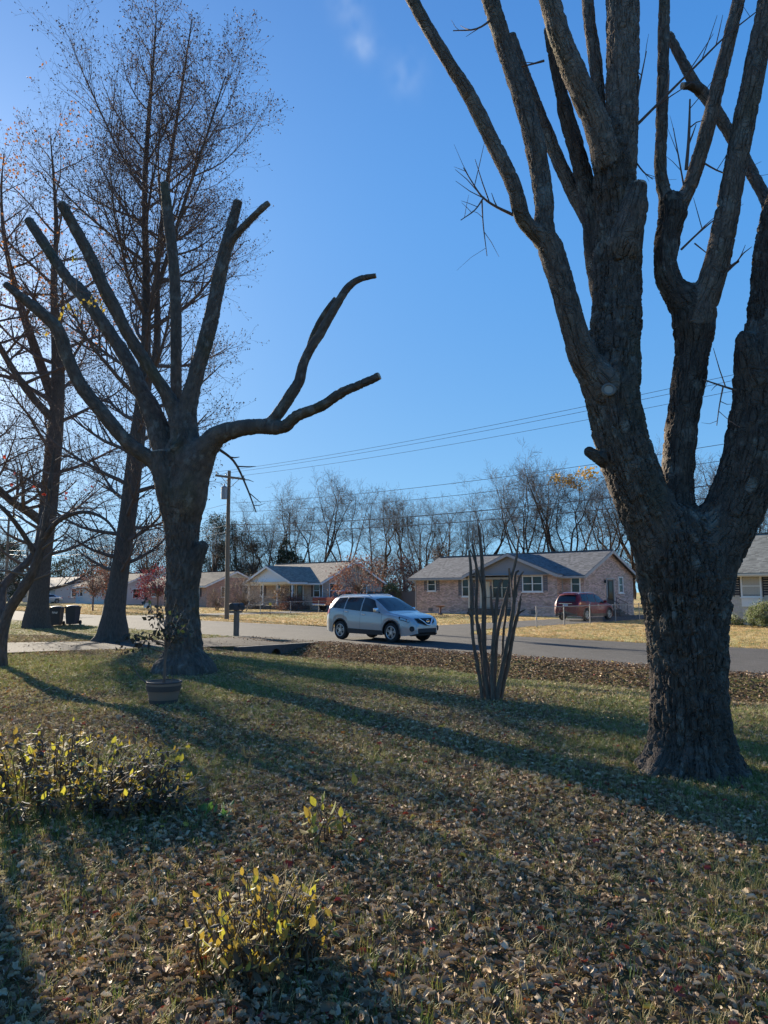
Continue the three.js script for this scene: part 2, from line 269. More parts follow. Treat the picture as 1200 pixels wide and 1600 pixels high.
// skins a set of limbs with one continuous bark surface (surface nets), then splits it into trunk and limbs
function skinTree(limbs, cell, amp, seed) {
  const segs = [];
  limbs.forEach((L, id) => {
    const [P, R] = smoothLine(L.pts, L.rad, L.per ?? 4); let len = L.v0 ?? 0, mean = R.reduce((a, b) => a + b, 0) / R.length; L.uR = mean; L.P = P; L.R = R;
    for (let i = 0; i + 1 < P.length; i++) { const l = P[i].distanceTo(P[i + 1]); segs.push({ id, a: P[i], b: P[i + 1], ra: R[i], rb: R[i + 1], l, v: len, dx: (P[i + 1].x - P[i].x) / l, dy: (P[i + 1].y - P[i].y) / l, dz: (P[i + 1].z - P[i].z) / l, last: i + 2 === P.length && L.cut }); len += l; }
  });
  const best = new Float64Array(limbs.length), bestR = new Float64Array(limbs.length); let hitSeg = null, hitD = 0;
  function field(x, y, z, list) {
    best.fill(1e3); hitD = 1e9;
    for (const s of list) {
      const px = x - s.a.x, py = y - s.a.y, pz = z - s.a.z, al = px * s.dx + py * s.dy + pz * s.dz, t = al / s.l, q = t < 0 ? 0 : t > 1 ? 1 : t, r = s.ra + (s.rb - s.ra) * q;
      const ex = px - s.dx * s.l * q, ey = py - s.dy * s.l * q, ez = pz - s.dz * s.l * q; let d = Math.sqrt(ex * ex + ey * ey + ez * ez) - r;
      if (s.last && t > 1) { const rr = Math.sqrt(Math.max(0, px * px + py * py + pz * pz - al * al)); d = Math.max(rr - r, al - s.l); }
      if (d < best[s.id]) { best[s.id] = d; bestR[s.id] = r; if (d < hitD) { hitD = d; hitSeg = s; } }
    }
    let D = 1e3, RR = 1;
    for (let i = 0; i < best.length; i++) { const d = best[i]; if (d > 900) continue; if (D > 900) { D = d; RR = bestR[i]; continue; } const k = .55 * Math.min(RR, bestR[i]) + .01, h = Math.max(k - Math.abs(D - d), 0) / k; RR = d < D ? bestR[i] : RR; D = Math.min(D, d) - h * h * k * .25; }
    return D;
  }
  const lo = V(1e9, 1e9, 1e9), hi = V(-1e9, -1e9, -1e9);
  for (const s of segs) { const r = Math.max(s.ra, s.rb) + .1; for (const p of [s.a, s.b]) { lo.min(V(p.x - r, p.y - r, p.z - r)); hi.max(V(p.x + r, p.y + r, p.z + r)); } }
  const B = 8, bs = B * cell, nb = [0, 1, 2].map(i => Math.ceil((hi.getComponent(i) - lo.getComponent(i)) / bs) + 1), NX = nb[0] * B + 2, NY = nb[1] * B + 2;
  const cells = new Map(), vp = [], edges = [], vlist = [], F = new Float32Array((B + 1) ** 3), diag = bs * .87;
  const key = (i, j, k) => i + NX * (j + NY * k);
  for (let bz = 0; bz < nb[2]; bz++) for (let by = 0; by < nb[1]; by++) for (let bx = 0; bx < nb[0]; bx++) {
    const cx = lo.x + (bx + .5) * bs, cy = lo.y + (by + .5) * bs, cz = lo.z + (bz + .5) * bs, list = [];
    let dm = 1e9;
    for (const s of segs) { const px = cx - s.a.x, py = cy - s.a.y, pz = cz - s.a.z, t = clamp((px * s.dx + py * s.dy + pz * s.dz) / s.l), r = s.ra + (s.rb - s.ra) * t, ex = px - s.dx * s.l * t, ey = py - s.dy * s.l * t, ez = pz - s.dz * s.l * t, d = Math.sqrt(ex * ex + ey * ey + ez * ez) - r; if (d < diag + .1 + .5 * r) list.push(s); if (d < dm) dm = d; }
    if (!list.length || dm > diag + .05 || dm < -diag - .02) continue;
    let i0 = 0;
    for (let k = 0; k <= B; k++) for (let j = 0; j <= B; j++) for (let i = 0; i <= B; i++) F[i0++] = field(lo.x + (bx * B + i) * cell, lo.y + (by * B + j) * cell, lo.z + (bz * B + k) * cell, list);
    const at = (i, j, k) => F[i + (B + 1) * (j + (B + 1) * k)];
    for (let k = 0; k < B; k++) for (let j = 0; j < B; j++) for (let i = 0; i < B; i++) {
      if (Math.abs(at(i, j, k)) > cell * 1.8) continue;
      const f = [at(i, j, k), at(i + 1, j, k), at(i, j + 1, k), at(i + 1, j + 1, k), at(i, j, k + 1), at(i + 1, j, k + 1), at(i, j + 1, k + 1), at(i + 1, j + 1, k + 1)];
      let m = 0; for (let c = 0; c < 8; c++) if (f[c] < 0) m |= 1 << c;
      if (m === 0 || m === 255) continue;
      let sx = 0, sy = 0, sz = 0, n = 0;
      for (const [c0, c1] of CUBE) if (((m >> c0) & 1) !== ((m >> c1) & 1)) { const t = f[c0] / (f[c0] - f[c1]); sx += lerp(c0 & 1, c1 & 1, t); sy += lerp((c0 >> 1) & 1, (c1 >> 1) & 1, t); sz += lerp(c0 >> 2, c1 >> 2, t); n++; }
      const gi = bx * B + i, gj = by * B + j, gk = bz * B + k; cells.set(key(gi, gj, gk), vp.length / 3);
      vp.push(lo.x + (gi + sx / n) * cell, lo.y + (gj + sy / n) * cell, lo.z + (gk + sz / n) * cell); vlist.push(list);
      if ((m & 1) !== ((m >> 1) & 1)) edges.push(gi, gj, gk, 0, m & 1);
      if ((m & 1) !== ((m >> 2) & 1)) edges.push(gi, gj, gk, 1, m & 1);
      if ((m & 1) !== ((m >> 4) & 1)) edges.push(gi, gj, gk, 2, m & 1);
    }
  }
  const nv = vp.length / 3, own = new Int16Array(nv), nrm = new Float32Array(nv * 3), seg = new Array(nv);
  function coords(s, x, y, z) {       // bark coordinates of a point on the limb of segment s; the seam lies on the far side
    const L = limbs[s.id], px = x - s.a.x, py = y - s.a.y, pz = z - s.a.z, al = px * s.dx + py * s.dy + pz * s.dz;
    const ex = px - s.dx * al, ez = pz - s.dz * al, th = Math.atan2(ex, ez);
    return [th, s.v + al];
  }
  const e = cell * .5;
  for (let v = 0; v < nv; v++) {
    let x = vp[v * 3], y = vp[v * 3 + 1], z = vp[v * 3 + 2]; const l = vlist[v];
    const d = field(x, y, z, l); own[v] = hitSeg.id; seg[v] = hitSeg;
    let gx = field(x + e, y, z, l) - field(x - e, y, z, l), gy = field(x, y + e, z, l) - field(x, y - e, z, l), gz = field(x, y, z + e, l) - field(x, y, z - e, l); const gl = Math.sqrt(gx * gx + gy * gy + gz * gz) || 1; gx /= gl; gy /= gl; gz /= gl;
    const s = seg[v], [th, vv] = coords(s, x, y, z), uR = limbs[s.id].uR, u = th * uR, thick = clamp(uR / .3, .2, 1);
    const lump = fbm(x * 3.1 + seed, y * 2.2, z * 3.1, 3) * Math.min(.05, .15 * uR) + fbm(x * 9 + seed, y * 6, z * 9, 2) * Math.min(.018, .07 * uR);
    const b = (barkHeight(u, vv * .5) - .5) * amp * thick, k = -d + lump + b;
    vp[v * 3] = x + gx * k; vp[v * 3 + 1] = y + gy * k; vp[v * 3 + 2] = z + gz * k; nrm.set([gx, gy, gz], v * 3);
  }
  // colours and faces -> per-limb lists
  const col = new Float32Array(nv * 3);
  for (let v = 0; v < nv; v++) {
    const x = vp[v * 3], y = vp[v * 3 + 1], z = vp[v * 3 + 2];
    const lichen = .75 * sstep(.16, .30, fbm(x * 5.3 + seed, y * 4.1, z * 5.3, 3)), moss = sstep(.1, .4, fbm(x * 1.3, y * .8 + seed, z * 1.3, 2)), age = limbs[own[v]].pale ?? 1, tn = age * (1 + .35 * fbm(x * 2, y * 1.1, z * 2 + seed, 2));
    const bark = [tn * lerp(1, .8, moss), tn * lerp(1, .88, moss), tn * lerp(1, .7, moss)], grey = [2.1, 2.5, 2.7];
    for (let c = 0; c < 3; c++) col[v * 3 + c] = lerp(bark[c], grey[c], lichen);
  }
  const faces = [];
  for (let q = 0; q < edges.length; q += 5) {
    const i = edges[q], j = edges[q + 1], k = edges[q + 2], ax = edges[q + 3], s = edges[q + 4];
    const o = OFF[ax], c0 = cells.get(key(i, j, k)), c1 = cells.get(key(i + o[0], j + o[1], k + o[2])), c2 = cells.get(key(i + o[3], j + o[4], k + o[5])), c3 = cells.get(key(i + o[6], j + o[7], k + o[8]));
    if (c0 === undefined || c1 === undefined || c2 === undefined || c3 === undefined) continue;
    if (s) faces.push(c0, c2, c1, c0, c3, c2); else faces.push(c0, c1, c2, c0, c2, c3);
  }
  nrm.fill(0);
  for (let f = 0; f < faces.length; f += 3) {
    const a = faces[f] * 3, b = faces[f + 1] * 3, c = faces[f + 2] * 3, ux = vp[b] - vp[a], uy = vp[b + 1] - vp[a + 1], uz = vp[b + 2] - vp[a + 2], wx = vp[c] - vp[a], wy = vp[c + 1] - vp[a + 1], wz = vp[c + 2] - vp[a + 2];
    const x = uy * wz - uz * wy, y = uz * wx - ux * wz, z = ux * wy - uy * wx;
    for (const q of [a, b, c]) { nrm[q] += x; nrm[q + 1] += y; nrm[q + 2] += z; }
  }
  const out = limbs.map(() => ({ p: [], n: [], u: [], c: [] }));
  for (let f = 0; f < faces.length; f += 3) {
    const s = seg[faces[f]], o = out[limbs[own[faces[f]]].root ? 0 : own[faces[f]]], uR = limbs[s.id].uR; let t0 = null;
    for (let w = 0; w < 3; w++) {
      const v = faces[f + w] * 3, x = vp[v], y = vp[v + 1], z = vp[v + 2]; let [th, vv] = coords(s, x, y, z);
      if (t0 === null) t0 = th; else if (th - t0 > Math.PI) th -= 2 * Math.PI; else if (t0 - th > Math.PI) th += 2 * Math.PI;
      const l = Math.sqrt(nrm[v] ** 2 + nrm[v + 1] ** 2 + nrm[v + 2] ** 2) || 1;
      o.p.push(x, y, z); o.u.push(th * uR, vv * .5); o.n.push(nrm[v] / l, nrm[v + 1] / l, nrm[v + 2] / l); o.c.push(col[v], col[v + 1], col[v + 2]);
    }
  }
  return out.map(o => { const g = new THREE.BufferGeometry(); for (const [k, a, n] of [['position', o.p, 3], ['normal', o.n, 3], ['uv', o.u, 2], ['color', o.c, 3]]) g.setAttribute(k, new THREE.Float32BufferAttribute(a, n)); return g; });
}
const OFF = [[0, -1, 0, 0, -1, -1, 0, 0, -1], [0, 0, -1, -1, 0, -1, -1, 0, 0], [-1, 0, 0, -1, -1, 0, 0, -1, 0]];
const CUBE = [[0, 1], [2, 3], [4, 5], [6, 7], [0, 2], [1, 3], [4, 6], [5, 7], [0, 4], [1, 5], [2, 6], [3, 7]];
// limb traced as [photo x, photo y, depth offset, half width in photo pixels]
function traced(list, depth) { const pts = [], rad = []; for (const [px, py, dd, hw] of list) { const p = atDepth(px, py, depth + dd); pts.push(p); rad.push(hw * camDepth(p) / FPX); } return { pts, rad }; }
function pollard(name, label, depth, basePx, limbs, cell, amp, mat, seed, wounds, twigs, group, slim) {
  const b = atDepth(basePx[0], basePx[1], depth), root = thing(name, label, 'tree', [b.x, 0, b.z], 0, group);
  const L = limbs.map(l => ({ ...traced(l.p, depth), cut: l.cut, v0: l.v0 ?? 0, per: l.per, root: l.root, pale: l.pale }));
  for (const l of L) { l.pts.forEach(p => p.sub(root.position)); l.rad = l.rad.map(q => q * slim); }
  const geos = skinTree(L, cell, amp, seed);
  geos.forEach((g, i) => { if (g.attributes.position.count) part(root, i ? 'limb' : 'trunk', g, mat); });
  L.forEach((l, i) => {                                              // sawn faces
    if (!l.cut) return; const n = l.P.length, e = l.P[n - 1], d = e.clone().sub(l.P[n - 2]).normalize(), r = l.R[n - 1];
    const g = new THREE.CylinderGeometry(r * .93, r * .96, .02, 14); g.applyQuaternion(new THREE.Quaternion().setFromUnitVectors(V(0, 1, 0), d)); g.translate(e.x + d.x * .012, e.y + d.y * .012, e.z + d.z * .012); part(root, 'cut_face', g, M.cutWood);
  });
  for (const [px, py, dd, r] of wounds) {
    const p = atDepth(px, py, depth + dd).sub(root.position), out = V(-.15, .25, 1).normalize(), rr = r * camDepth(atDepth(px, py, depth + dd)) / FPX;
    const collar = new THREE.TorusGeometry(rr, rr * .28, 8, 18), disc = new THREE.CylinderGeometry(rr * .95, rr * 1.05, .14, 18); disc.rotateX(Math.PI / 2); disc.translate(0, 0, -.065);
    for (const g of [collar, disc]) { g.applyQuaternion(new THREE.Quaternion().setFromUnitVectors(V(0, 0, 1), out)); g.translate(p.x, p.y, p.z); }
    part(root, 'branch_collar', collar, M.barkSmooth); part(root, 'cut_face', disc, M.cutWood);
  }
  const r = rngOf(seed * 7 + 1);
  for (const tw of twigs) {
    const t = new Tubes(), { pts, rad } = traced(tw, depth); pts.forEach(p => p.sub(root.position)); const [P, R] = smoothLine(pts, rad, 4); t.add(P, R, 5);
    for (let k = 3; k < P.length - 1; k += 2) { const d = P[k + 1].clone().sub(P[k]).normalize(), s = V(r() - .5, r() - .3, r() - .5).normalize(); const dir = d.multiplyScalar(.8).add(s).normalize(), l = .12 + .3 * r(); t.add([P[k], P[k].clone().addScaledVector(dir, l * .5), P[k].clone().addScaledVector(dir, l).add(V(0, (r() - .5) * .08, 0))], [R[k] * .6, R[k] * .5, R[k] * .25], 4); }
    part(root, 'twig', t.geo(), M.twig);
  }
  return root;
}
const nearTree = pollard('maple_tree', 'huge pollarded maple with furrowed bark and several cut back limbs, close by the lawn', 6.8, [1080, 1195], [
  { p: [[1082, 1270, 0, 118], [1082, 1240, 0, 98], [1082, 1212, 0, 82], [1081, 1180, 0, 72], [1080, 1140, 0, 66], [1077, 1080, 0, 62], [1072, 990, 0, 63], [1068, 930, 0, 66], [1065, 880, 0, 68], [1058, 850, 0, 62]] },
  { p: [[1062, 910, .02, 50], [1028, 835, -.05, 47], [996, 760, -.1, 45], [974, 695, -.12, 44], [960, 635, -.1, 44], [958, 570, 0, 44], [962, 500, .1, 42], [964, 430, .15, 40], [966, 370, .15, 36], [962, 310, .15, 33], [956, 255, .12, 31], [946, 215, .1, 28]], v0: .7, pale: 1.2 },
  { p: [[945, 610, -.15, 34], [918, 570, -.2, 26], [897, 515, -.25, 21], [880, 450, -.25, 21], [864, 400, -.25, 21], [850, 365, -.25, 19], [851, 330, -.25, 16], [846, 285, -.2, 16], [832, 210, -.2, 17], [812, 140, -.15, 15], [794, 90, -.1, 14], [766, 0, -.1, 14], [748, -55, -.1, 13]], v0: 1.9, pale: 1.6 },
  { p: [[862, 385, -.25, 15], [838, 366, -.3, 13], [816, 340, -.35, 13], [806, 300, -.4, 13], [790, 262, -.4, 13], [764, 212, -.4, 12.5], [735, 152, -.45, 12], [700, 96, -.5, 11], [664, 36, -.5, 10.5], [640, -8, -.5, 10], [610, -60, -.5, 9]], v0: .3, pale: 1.8 },
  { p: [[950, 480, .32, 24], [937, 420, .35, 22], [930, 372, .35, 19], [924, 330, .38, 17], [913, 280, .38, 15], [899, 225, .4, 14], [886, 185, .42, 13], [876, 140, .42, 10], [867, 100, .42, 9], [856, 48, .42, 7]], v0: .5, cut: 1 },
  { p: [[933, 372, .4, 14], [915, 335, .5, 13], [893, 295, .55, 12], [870, 245, .6, 11], [845, 185, .65, 11], [818, 115, .7, 10], [800, 60, .75, 9]], v0: 1.3, pale: 1.8 },
  { p: [[962, 300, .12, 28], [971, 215, .15, 27], [973, 120, .18, 27], [973, 40, .2, 27], [973, -60, .22, 26]], v0: .2, pale: 2.0 },
  { p: [[950, 250, .05, 22], [928, 185, 0, 21], [902, 125, -.05, 20], [878, 65, -.08, 18], [858, 0, -.1, 17], [840, -60, -.1, 15]], v0: .9, pale: 2.1 },
  { p: [[944, 225, .3, 12], [936, 160, .4, 11], [930, 95, .42, 11], [922, 40, .45, 10], [914, -50, .5, 9]], v0: 1.4, pale: 1.9 },
  { p: [[975, 385, .0, 28], [990, 330, -.05, 22], [996, 302, -.06, 15], [999, 290, -.06, 13]], v0: .1, pale: 1.5, cut: 1 },
  { p: [[1062, 880, .1, 44], [1058, 820, .12, 33], [1059, 750, .14, 27], [1066, 660, .16, 25], [1079, 570, .18, 27], [1083, 515, .18, 31], [1074, 478, .18, 29], [1050, 448, .2, 21], [1040, 420, .2, 19], [1042, 380, .22, 20], [1050, 335, .22, 22], [1050, 318, .22, 19]], v0: .4 },
  { p: [[1052, 335, .22, 17], [1038, 300, .25, 11], [1032, 268, .28, 10], [1034, 200, .3, 10], [1036, 110, .32, 9.5], [1038, 0, .36, 9], [1040, -60, .36, 8]], v0: 1.1, pale: 1.8 },
  { p: [[1054, 330, .22, 17], [1074, 300, .2, 12], [1090, 255, .18, 12], [1108, 190, .15, 12], [1125, 120, .12, 12], [1141, 55, .1, 11], [1154, 0, .1, 10], [1165, -50, .1, 9]], v0: .8, pale: 1.9 },
  { p: [[1084, 510, .16, 28], [1102, 465, .1, 23], [1118, 418, .05, 21], [1131, 360, 0, 20], [1142, 300, -.03, 18], [1158, 215, -.06, 18], [1172, 145, -.1, 18], [1184, 85, -.12, 17], [1200, 0, -.15, 16], [1208, -50, -.15, 14]], v0: .2, pale: 1.8 },
  { p: [[1078, 915, .02, 62], [1108, 862, -.04, 54], [1138, 812, -.1, 47], [1162, 755, -.14, 45], [1178, 690, -.18, 44], [1188, 620, -.2, 43], [1194, 560, -.2, 42], [1202, 500, -.2, 34], [1204, 440, -.2, 29], [1207, 390, -.2, 27], [1214, 340, -.2, 25], [1232, 280, -.2, 22], [1256, 200, -.2, 19], [1280, 120, -.2, 16]], v0: 1.2 },
  { p: [[1184, 600, -.25, 32], [1172, 560, -.28, 24], [1166, 536, -.28, 17], [1164, 528, -.28, 14]], v0: .6, cut: 1 },
  { p: [[1214, 350, .0, 14], [1194, 305, .3, 10], [1172, 265, .5, 10], [1140, 208, .62, 10], [1108, 158, .7, 10], [1085, 130, .75, 9], [1066, 95, .8, 8], [1046, 56, .85, 7]], v0: .5, pale: 1.9, cut: 1 },
  { p: [[948, 720, -.15, 14], [930, 712, -.2, 10], [921, 706, -.2, 9]], v0: .1, root: 1 },
  { p: [[1052, 1175, -.1, 26], [1024, 1216, -.2, 20], [990, 1252, -.28, 12]], v0: .3, root: 1 },
  { p: [[1110, 1170, -.1, 26], [1142, 1216, -.15, 20], [1172, 1252, -.2, 12]], v0: .9, root: 1 },
  { p: [[1085, 1170, -.18, 30], [1094, 1225, -.34, 22], [1100, 1275, -.46, 12]], v0: .5, root: 1 },
  { p: [[1098, 144, .72, 8], [1078, 134, .66, 7], [1068, 134, .65, 6]], v0: .5, cut: 1 },
], 0.0138, .055, M.barkNear, 3.7, [[951, 609, -.36, 9], [1149, 246, -.12, 4]], [
  [[802, 336, -.3, 2.6], [770, 320, -.35, 2], [752, 306, -.4, 1.6], [738, 285, -.4, 1.1], [724, 262, -.42, .7]],
  [[756, 308, -.4, 1.5], [742, 328, -.45, 1.1], [720, 344, -.5, .7]],
  [[753, 312, -.4, 1.3], [755, 350, -.4, 1], [761, 400, -.38, .6]],
  [[985, 205, .2, 2.6], [1030, 160, .15, 2.2], [1085, 105, .05, 1.8], [1130, 60, 0, 1.4], [1186, 15, 0, .9]],
  [[1072, 265, .1, 3], [1076, 215, .05, 2.4], [1078, 155, 0, 1.4]],
  [[1070, 300, .2, 1.6], [1062, 255, .15, 1.2], [1052, 200, .1, .7]],
  [[985, 240, .1, 1.6], [1005, 268, .05, 1.2], [1020, 280, 0, .7]],
  [[1064, 390, .15, 2], [1090, 365, .1, 1.6], [1120, 340, .05, .9]],
  [[1085, 380, .1, 1.2], [1110, 400, .1, .7]],
  [[1150, 610, -.3, 2], [1128, 603, -.35, 1.6], [1098, 593, -.4, 1]],
  [[1130, 604, -.35, 1.4], [1124, 635, -.4, 1], [1120, 665, -.4, .7]],
  [[850, 95, .42, 2], [832, 100, .4, 1.4], [808, 106, .38, .8]],
  [[772, 28, -.1, 2], [745, 45, -.15, 1.4], [708, 48, -.2, .8]],
  [[1092, 250, .15, 1.6], [1130, 270, .1, 1.2], [1180, 275, 0, .7]],
  [[990, 190, .1, 2], [1000, 130, .05, 1.4], [1010, 80, 0, .8]],
  [[1128, 430, .1, 3.5], [1148, 412, .08, 2.4], [1154, 408, .08, 2]],
], 'pollarded maples in the yard', .89);
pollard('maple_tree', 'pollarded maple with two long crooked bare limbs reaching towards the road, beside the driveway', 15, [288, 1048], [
  { p: [[288, 1072, 0, 62], [288, 1052, 0, 46], [287, 1028, 0, 34], [286, 1000, 0, 30], [285, 950, 0, 28], [285, 890, 0, 27], [286, 832, 0, 27.5], [287, 790, 0, 29], [287, 750, 0, 32], [285, 715, 0, 30]], pale: 1.25 },
  { p: [[278, 825, -.05, 20], [263, 778, -.2, 18], [252, 738, -.28, 15], [248, 706, -.3, 12.5]], cut: 1, pale: 1.35, v0: .4 },
  { p: [[262, 745, -.1, 18], [240, 722, -.2, 13], [200, 692, -.35, 12], [160, 645, -.5, 11.5], [125, 600, -.6, 11], [104, 555, -.7, 11], [90, 515, -.8, 11], [66, 490, -.9, 10], [45, 473, -.9, 9], [28, 460, -1, 7], [10, 445, -1, 6]], cut: 1, pale: 1.35, v0: .8 },
  { p: [[275, 740, .2, 26], [254, 690, .3, 21], [238, 645, .4, 17], [220, 610, .5, 14], [203, 570, .6, 12], [185, 540, .7, 11], [150, 490, .8, 11], [125, 455, .9, 12], [104, 433, .9, 9], [75, 390, 1, 8.5], [45, 345, 1.1, 8]], cut: 1, pale: 1.35, v0: .2 },
  { p: [[292, 720, 0, 26], [285, 670, 0, 20], [272, 640, 0, 14], [258, 612, -.1, 11], [240, 585, -.2, 10], [200, 522, -.4, 10], [178, 480, -.5, 11], [160, 445, -.6, 11], [138, 395, -.7, 9.5], [116, 355, -.8, 9], [96, 319, -.9, 8]], cut: 1, pale: 1.35, v0: .6 },
  { p: [[283, 690, .3, 15], [276, 645, .3, 10], [275, 580, .3, 9.5], [275, 500, .3, 9.5], [271, 410, .3, 9], [264, 350, .3, 9], [257, 288, .3, 7.5]], cut: 1, pale: 1.35, v0: .9 },
  { p: [[297, 720, -.1, 28], [291, 680, -.1, 20], [294, 635, -.1, 15], [305, 590, -.1, 13], [320, 537, -.1, 13], [332, 490, -.1, 12.5], [340, 445, -.1, 12], [350, 400, -.1, 11], [361, 355, -.1, 9], [372, 316, -.1, 8]], cut: 1, pale: 1.35, v0: .3 },
  { p: [[356, 385, -.1, 8], [368, 368, -.2, 6.5], [390, 345, -.3, 6], [408, 327, -.4, 5.5], [419, 318, -.4, 5]], cut: 1, pale: 1.35, v0: .3 },
  { p: [[292, 780, -.1, 32], [308, 730, -.2, 26], [322, 700, -.3, 21], [342, 680, -.4, 17], [375, 670, -.6, 14], [405, 666, -.7, 13], [428, 668, -.8, 12.5], [446, 666, -.9, 10], [464, 650, -1, 9.5], [500, 636, -1.2, 8.5], [535, 613, -1.4, 8], [565, 600, -1.5, 7], [592, 588, -1.6, 6.5]], cut: 1, pale: 1.35, v0: .1 },
  { p: [[420, 665, -.75, 10], [438, 642, -.8, 10], [454, 618, -.8, 10], [468, 594, -.8, 9], [473, 572, -.8, 8], [482, 550, -.8, 8], [500, 522, -.8, 8], [514, 497, -.8, 7.5], [528, 473, -.8, 7], [543, 450, -.8, 6.5], [560, 437, -.8, 5.5], [586, 431, -.8, 4.5]], cut: 1, pale: 1.35, v0: .5 },
  { p: [[480, 556, -.7, 5], [486, 530, -.6, 4.2], [500, 500, -.6, 4], [512, 482, -.6, 4], [523, 467, -.6, 3.6]], cut: 1, pale: 1.35, v0: .9 },
  { p: [[296, 905, -.05, 17], [305, 878, -.12, 14], [313, 860, -.16, 11], [317, 852, -.16, 9.5]], v0: .2, cut: 1 },
  { p: [[276, 1030, -.05, 18], [256, 1054, -.15, 13], [238, 1070, -.2, 8]], v0: .2, root: 1 },
  { p: [[306, 1040, -.1, 20], [322, 1058, -.2, 12]], v0: .6, root: 1, per: 8 },
  { p: [[288, 655, -.15, 8], [284, 690, -.35, 7], [270, 700, -.4, 5]], v0: .6, root: 1 },
], 0.026, .04, M.barkMid, 9.1, [], [
  [[340, 700, .2, 2.5], [365, 720, .3, 2], [385, 760, .4, 1.5], [400, 800, .4, 1]],
], 'pollarded maples in the yard', .9);

// bare crowns grown branch by branch
function grow(o) {
  const r = rngOf(o.seed), tubes = o.levels.map(() => new Tubes()), tips = [], wood = new Tubes();
  const ax = V(), q = new THREE.Quaternion();
  function branch(start, dir, len, r0, lv) {
    const L = o.levels[lv], n = L.segs, P = [start.clone()], R = [r0]; let d = dir.clone(), p = start.clone();
    for (let k = 1; k <= n; k++) {
      d.x += (r() - .5) * L.wob; d.z += (r() - .5) * L.wob; d.y += (r() - .5) * L.wob + L.up / n * (L.upAt ? L.upAt(k / n) : 1); d.normalize();
      p = p.clone().addScaledVector(d, len / n); P.push(p); R.push(Math.max(o.minR ?? .002, r0 * (1 - (L.taper ?? .8) * k / n)));
    }
    tubes[lv].add(P, R, L.sides, lv < 1);
    spread(P, R, len, lv);
    if (lv === o.levels.length - 1 || r() < .3) tips.push([P[n], d.clone(), lv]);
  }
  function spread(P, R, len, lv) {
    const C = o.levels[lv + 1]; if (!C) return;
    const cnt = Math.max(1, Math.round(C.per * (C.byLen ? len : 1) * (.75 + .5 * r())));
    for (let c = 0; c < cnt; c++) {
      const t = C.from + (1 - C.from) * ((c + r()) / cnt), f = t * (P.length - 1), k = Math.min(P.length - 2, Math.floor(f)), w = f - k, at = P[k].clone().lerp(P[k + 1], w), rad = lerp(R[k], R[k + 1], w);
      const d = P[k + 1].clone().sub(P[k]).normalize(); ax.set(r() - .5, (r() - .5) * (C.flat ?? 1), r() - .5).cross(d).normalize(); q.setFromAxisAngle(ax, C.ang * (.7 + .6 * r())); d.applyQuaternion(q); d.y += C.lift ?? 0; d.normalize();
      const l = C.len(t, at, len) * (.7 + .6 * r()); branch(at, d, l, Math.min(rad * C.rr, C.rMax ?? 9), lv + 1);
    }
  }
  if (o.trunk) {
    const [P, R] = smoothLine(o.trunk.map(t => t[0]), o.trunk.map(t => t[1]), 5); wood.add(P, R, o.trunkSides ?? 14, true, o.wob ?? .12);
    // o.levels[0] stands for the branches off the trunk
    const C = o.levels[0];
    let az = r() * 6;
    const list = o.leaders ? [[P, R], ...o.leaders.map(l => { const [a, b] = smoothLine(l.map(t => t[0]), l.map(t => t[1]), 5); wood.add(a, b, 8, true, .1); return [a, b]; })] : [[P, R]];
    list.forEach(([P, R], li) => {
      const cnt = li ? Math.round(C.per * (o.leadPer ?? .45)) : C.per;
      for (let c = 0; c < cnt; c++) {
        const t = (li ? .3 : C.from) + (1 - (li ? .3 : C.from)) * ((c + .8 * r()) / cnt), f = Math.min(t, .995) * (P.length - 1), k = Math.min(P.length - 2, Math.floor(f)), w = f - k, at = P[k].clone().lerp(P[k + 1], w), rad = lerp(R[k], R[k + 1], w);
        az += 2.4 + (r() - .5) * .8; const e = C.elev(t) + (r() - .5) * .25, d = V(Math.cos(az) * Math.cos(e), Math.sin(e), Math.sin(az) * Math.cos(e));
        branch(at, d, C.len(t, at) * (.8 + .4 * r()) * (li ? .8 : 1), Math.min(rad * C.rr, C.rMax ?? 9), 0);
      }
    });
  }
  return { wood, tubes, tips };
}
function join(list) { const t = new Tubes(); for (const s of list) { const b = t.p.length / 3; for (const k of ['p', 'n', 'u']) { const A = s[k], B = t[k]; for (let i = 0; i < A.length; i++) B.push(A[i]); } for (let i = 0; i < s.i.length; i++) t.i.push(s.i[i] + b); } return t; }
// many small leaf-like faces in one geometry
function leafCloud(list, rnd, shape = 'leaf') {   // list of [Vector3, size]
  const p = [], n = [], ix = []; const e = new THREE.Euler(), m = new THREE.Matrix4(), v = V();
  const S = shape === 'leaf' ? [[0, 0, 0], [.32, .42, .06], [0, 1, -.04], [-.32, .42, .06]] : [[0, 0, 0], [.22, .3, .12], [0, .9, 0], [-.22, .3, .12], [0, .3, -.2]];
  const F = shape === 'leaf' ? [[0, 1, 2], [0, 2, 3]] : [[0, 1, 3], [0, 4, 1], [0, 3, 4], [2, 3, 1], [2, 1, 4], [2, 4, 3]];
  for (const [c, s] of list) {
    e.set(rnd() * 6.3, rnd() * 6.3, rnd() * 6.3); m.makeRotationFromEuler(e); const b = p.length / 3;
    for (const q of S) { v.set(q[0] * s, (q[1] - .3) * s, q[2] * s).applyMatrix4(m).add(c); p.push(v.x, v.y, v.z); }
    for (const f of F) ix.push(b + f[0], b + f[1], b + f[2]);
  }
  const g = new THREE.BufferGeometry(); g.setAttribute('position', new THREE.Float32BufferAttribute(p, 3)); g.setIndex(ix); g.computeVertexNormals(); return g;
}
M.seed = plain(.13, .085, .065, .9); M.leafOrange = leafMat(.42, .17, .05, .45); M.leafYellow = leafMat(.52, .38, .05, .5); M.leafRed = leafMat(.45, .06, .025, .45);
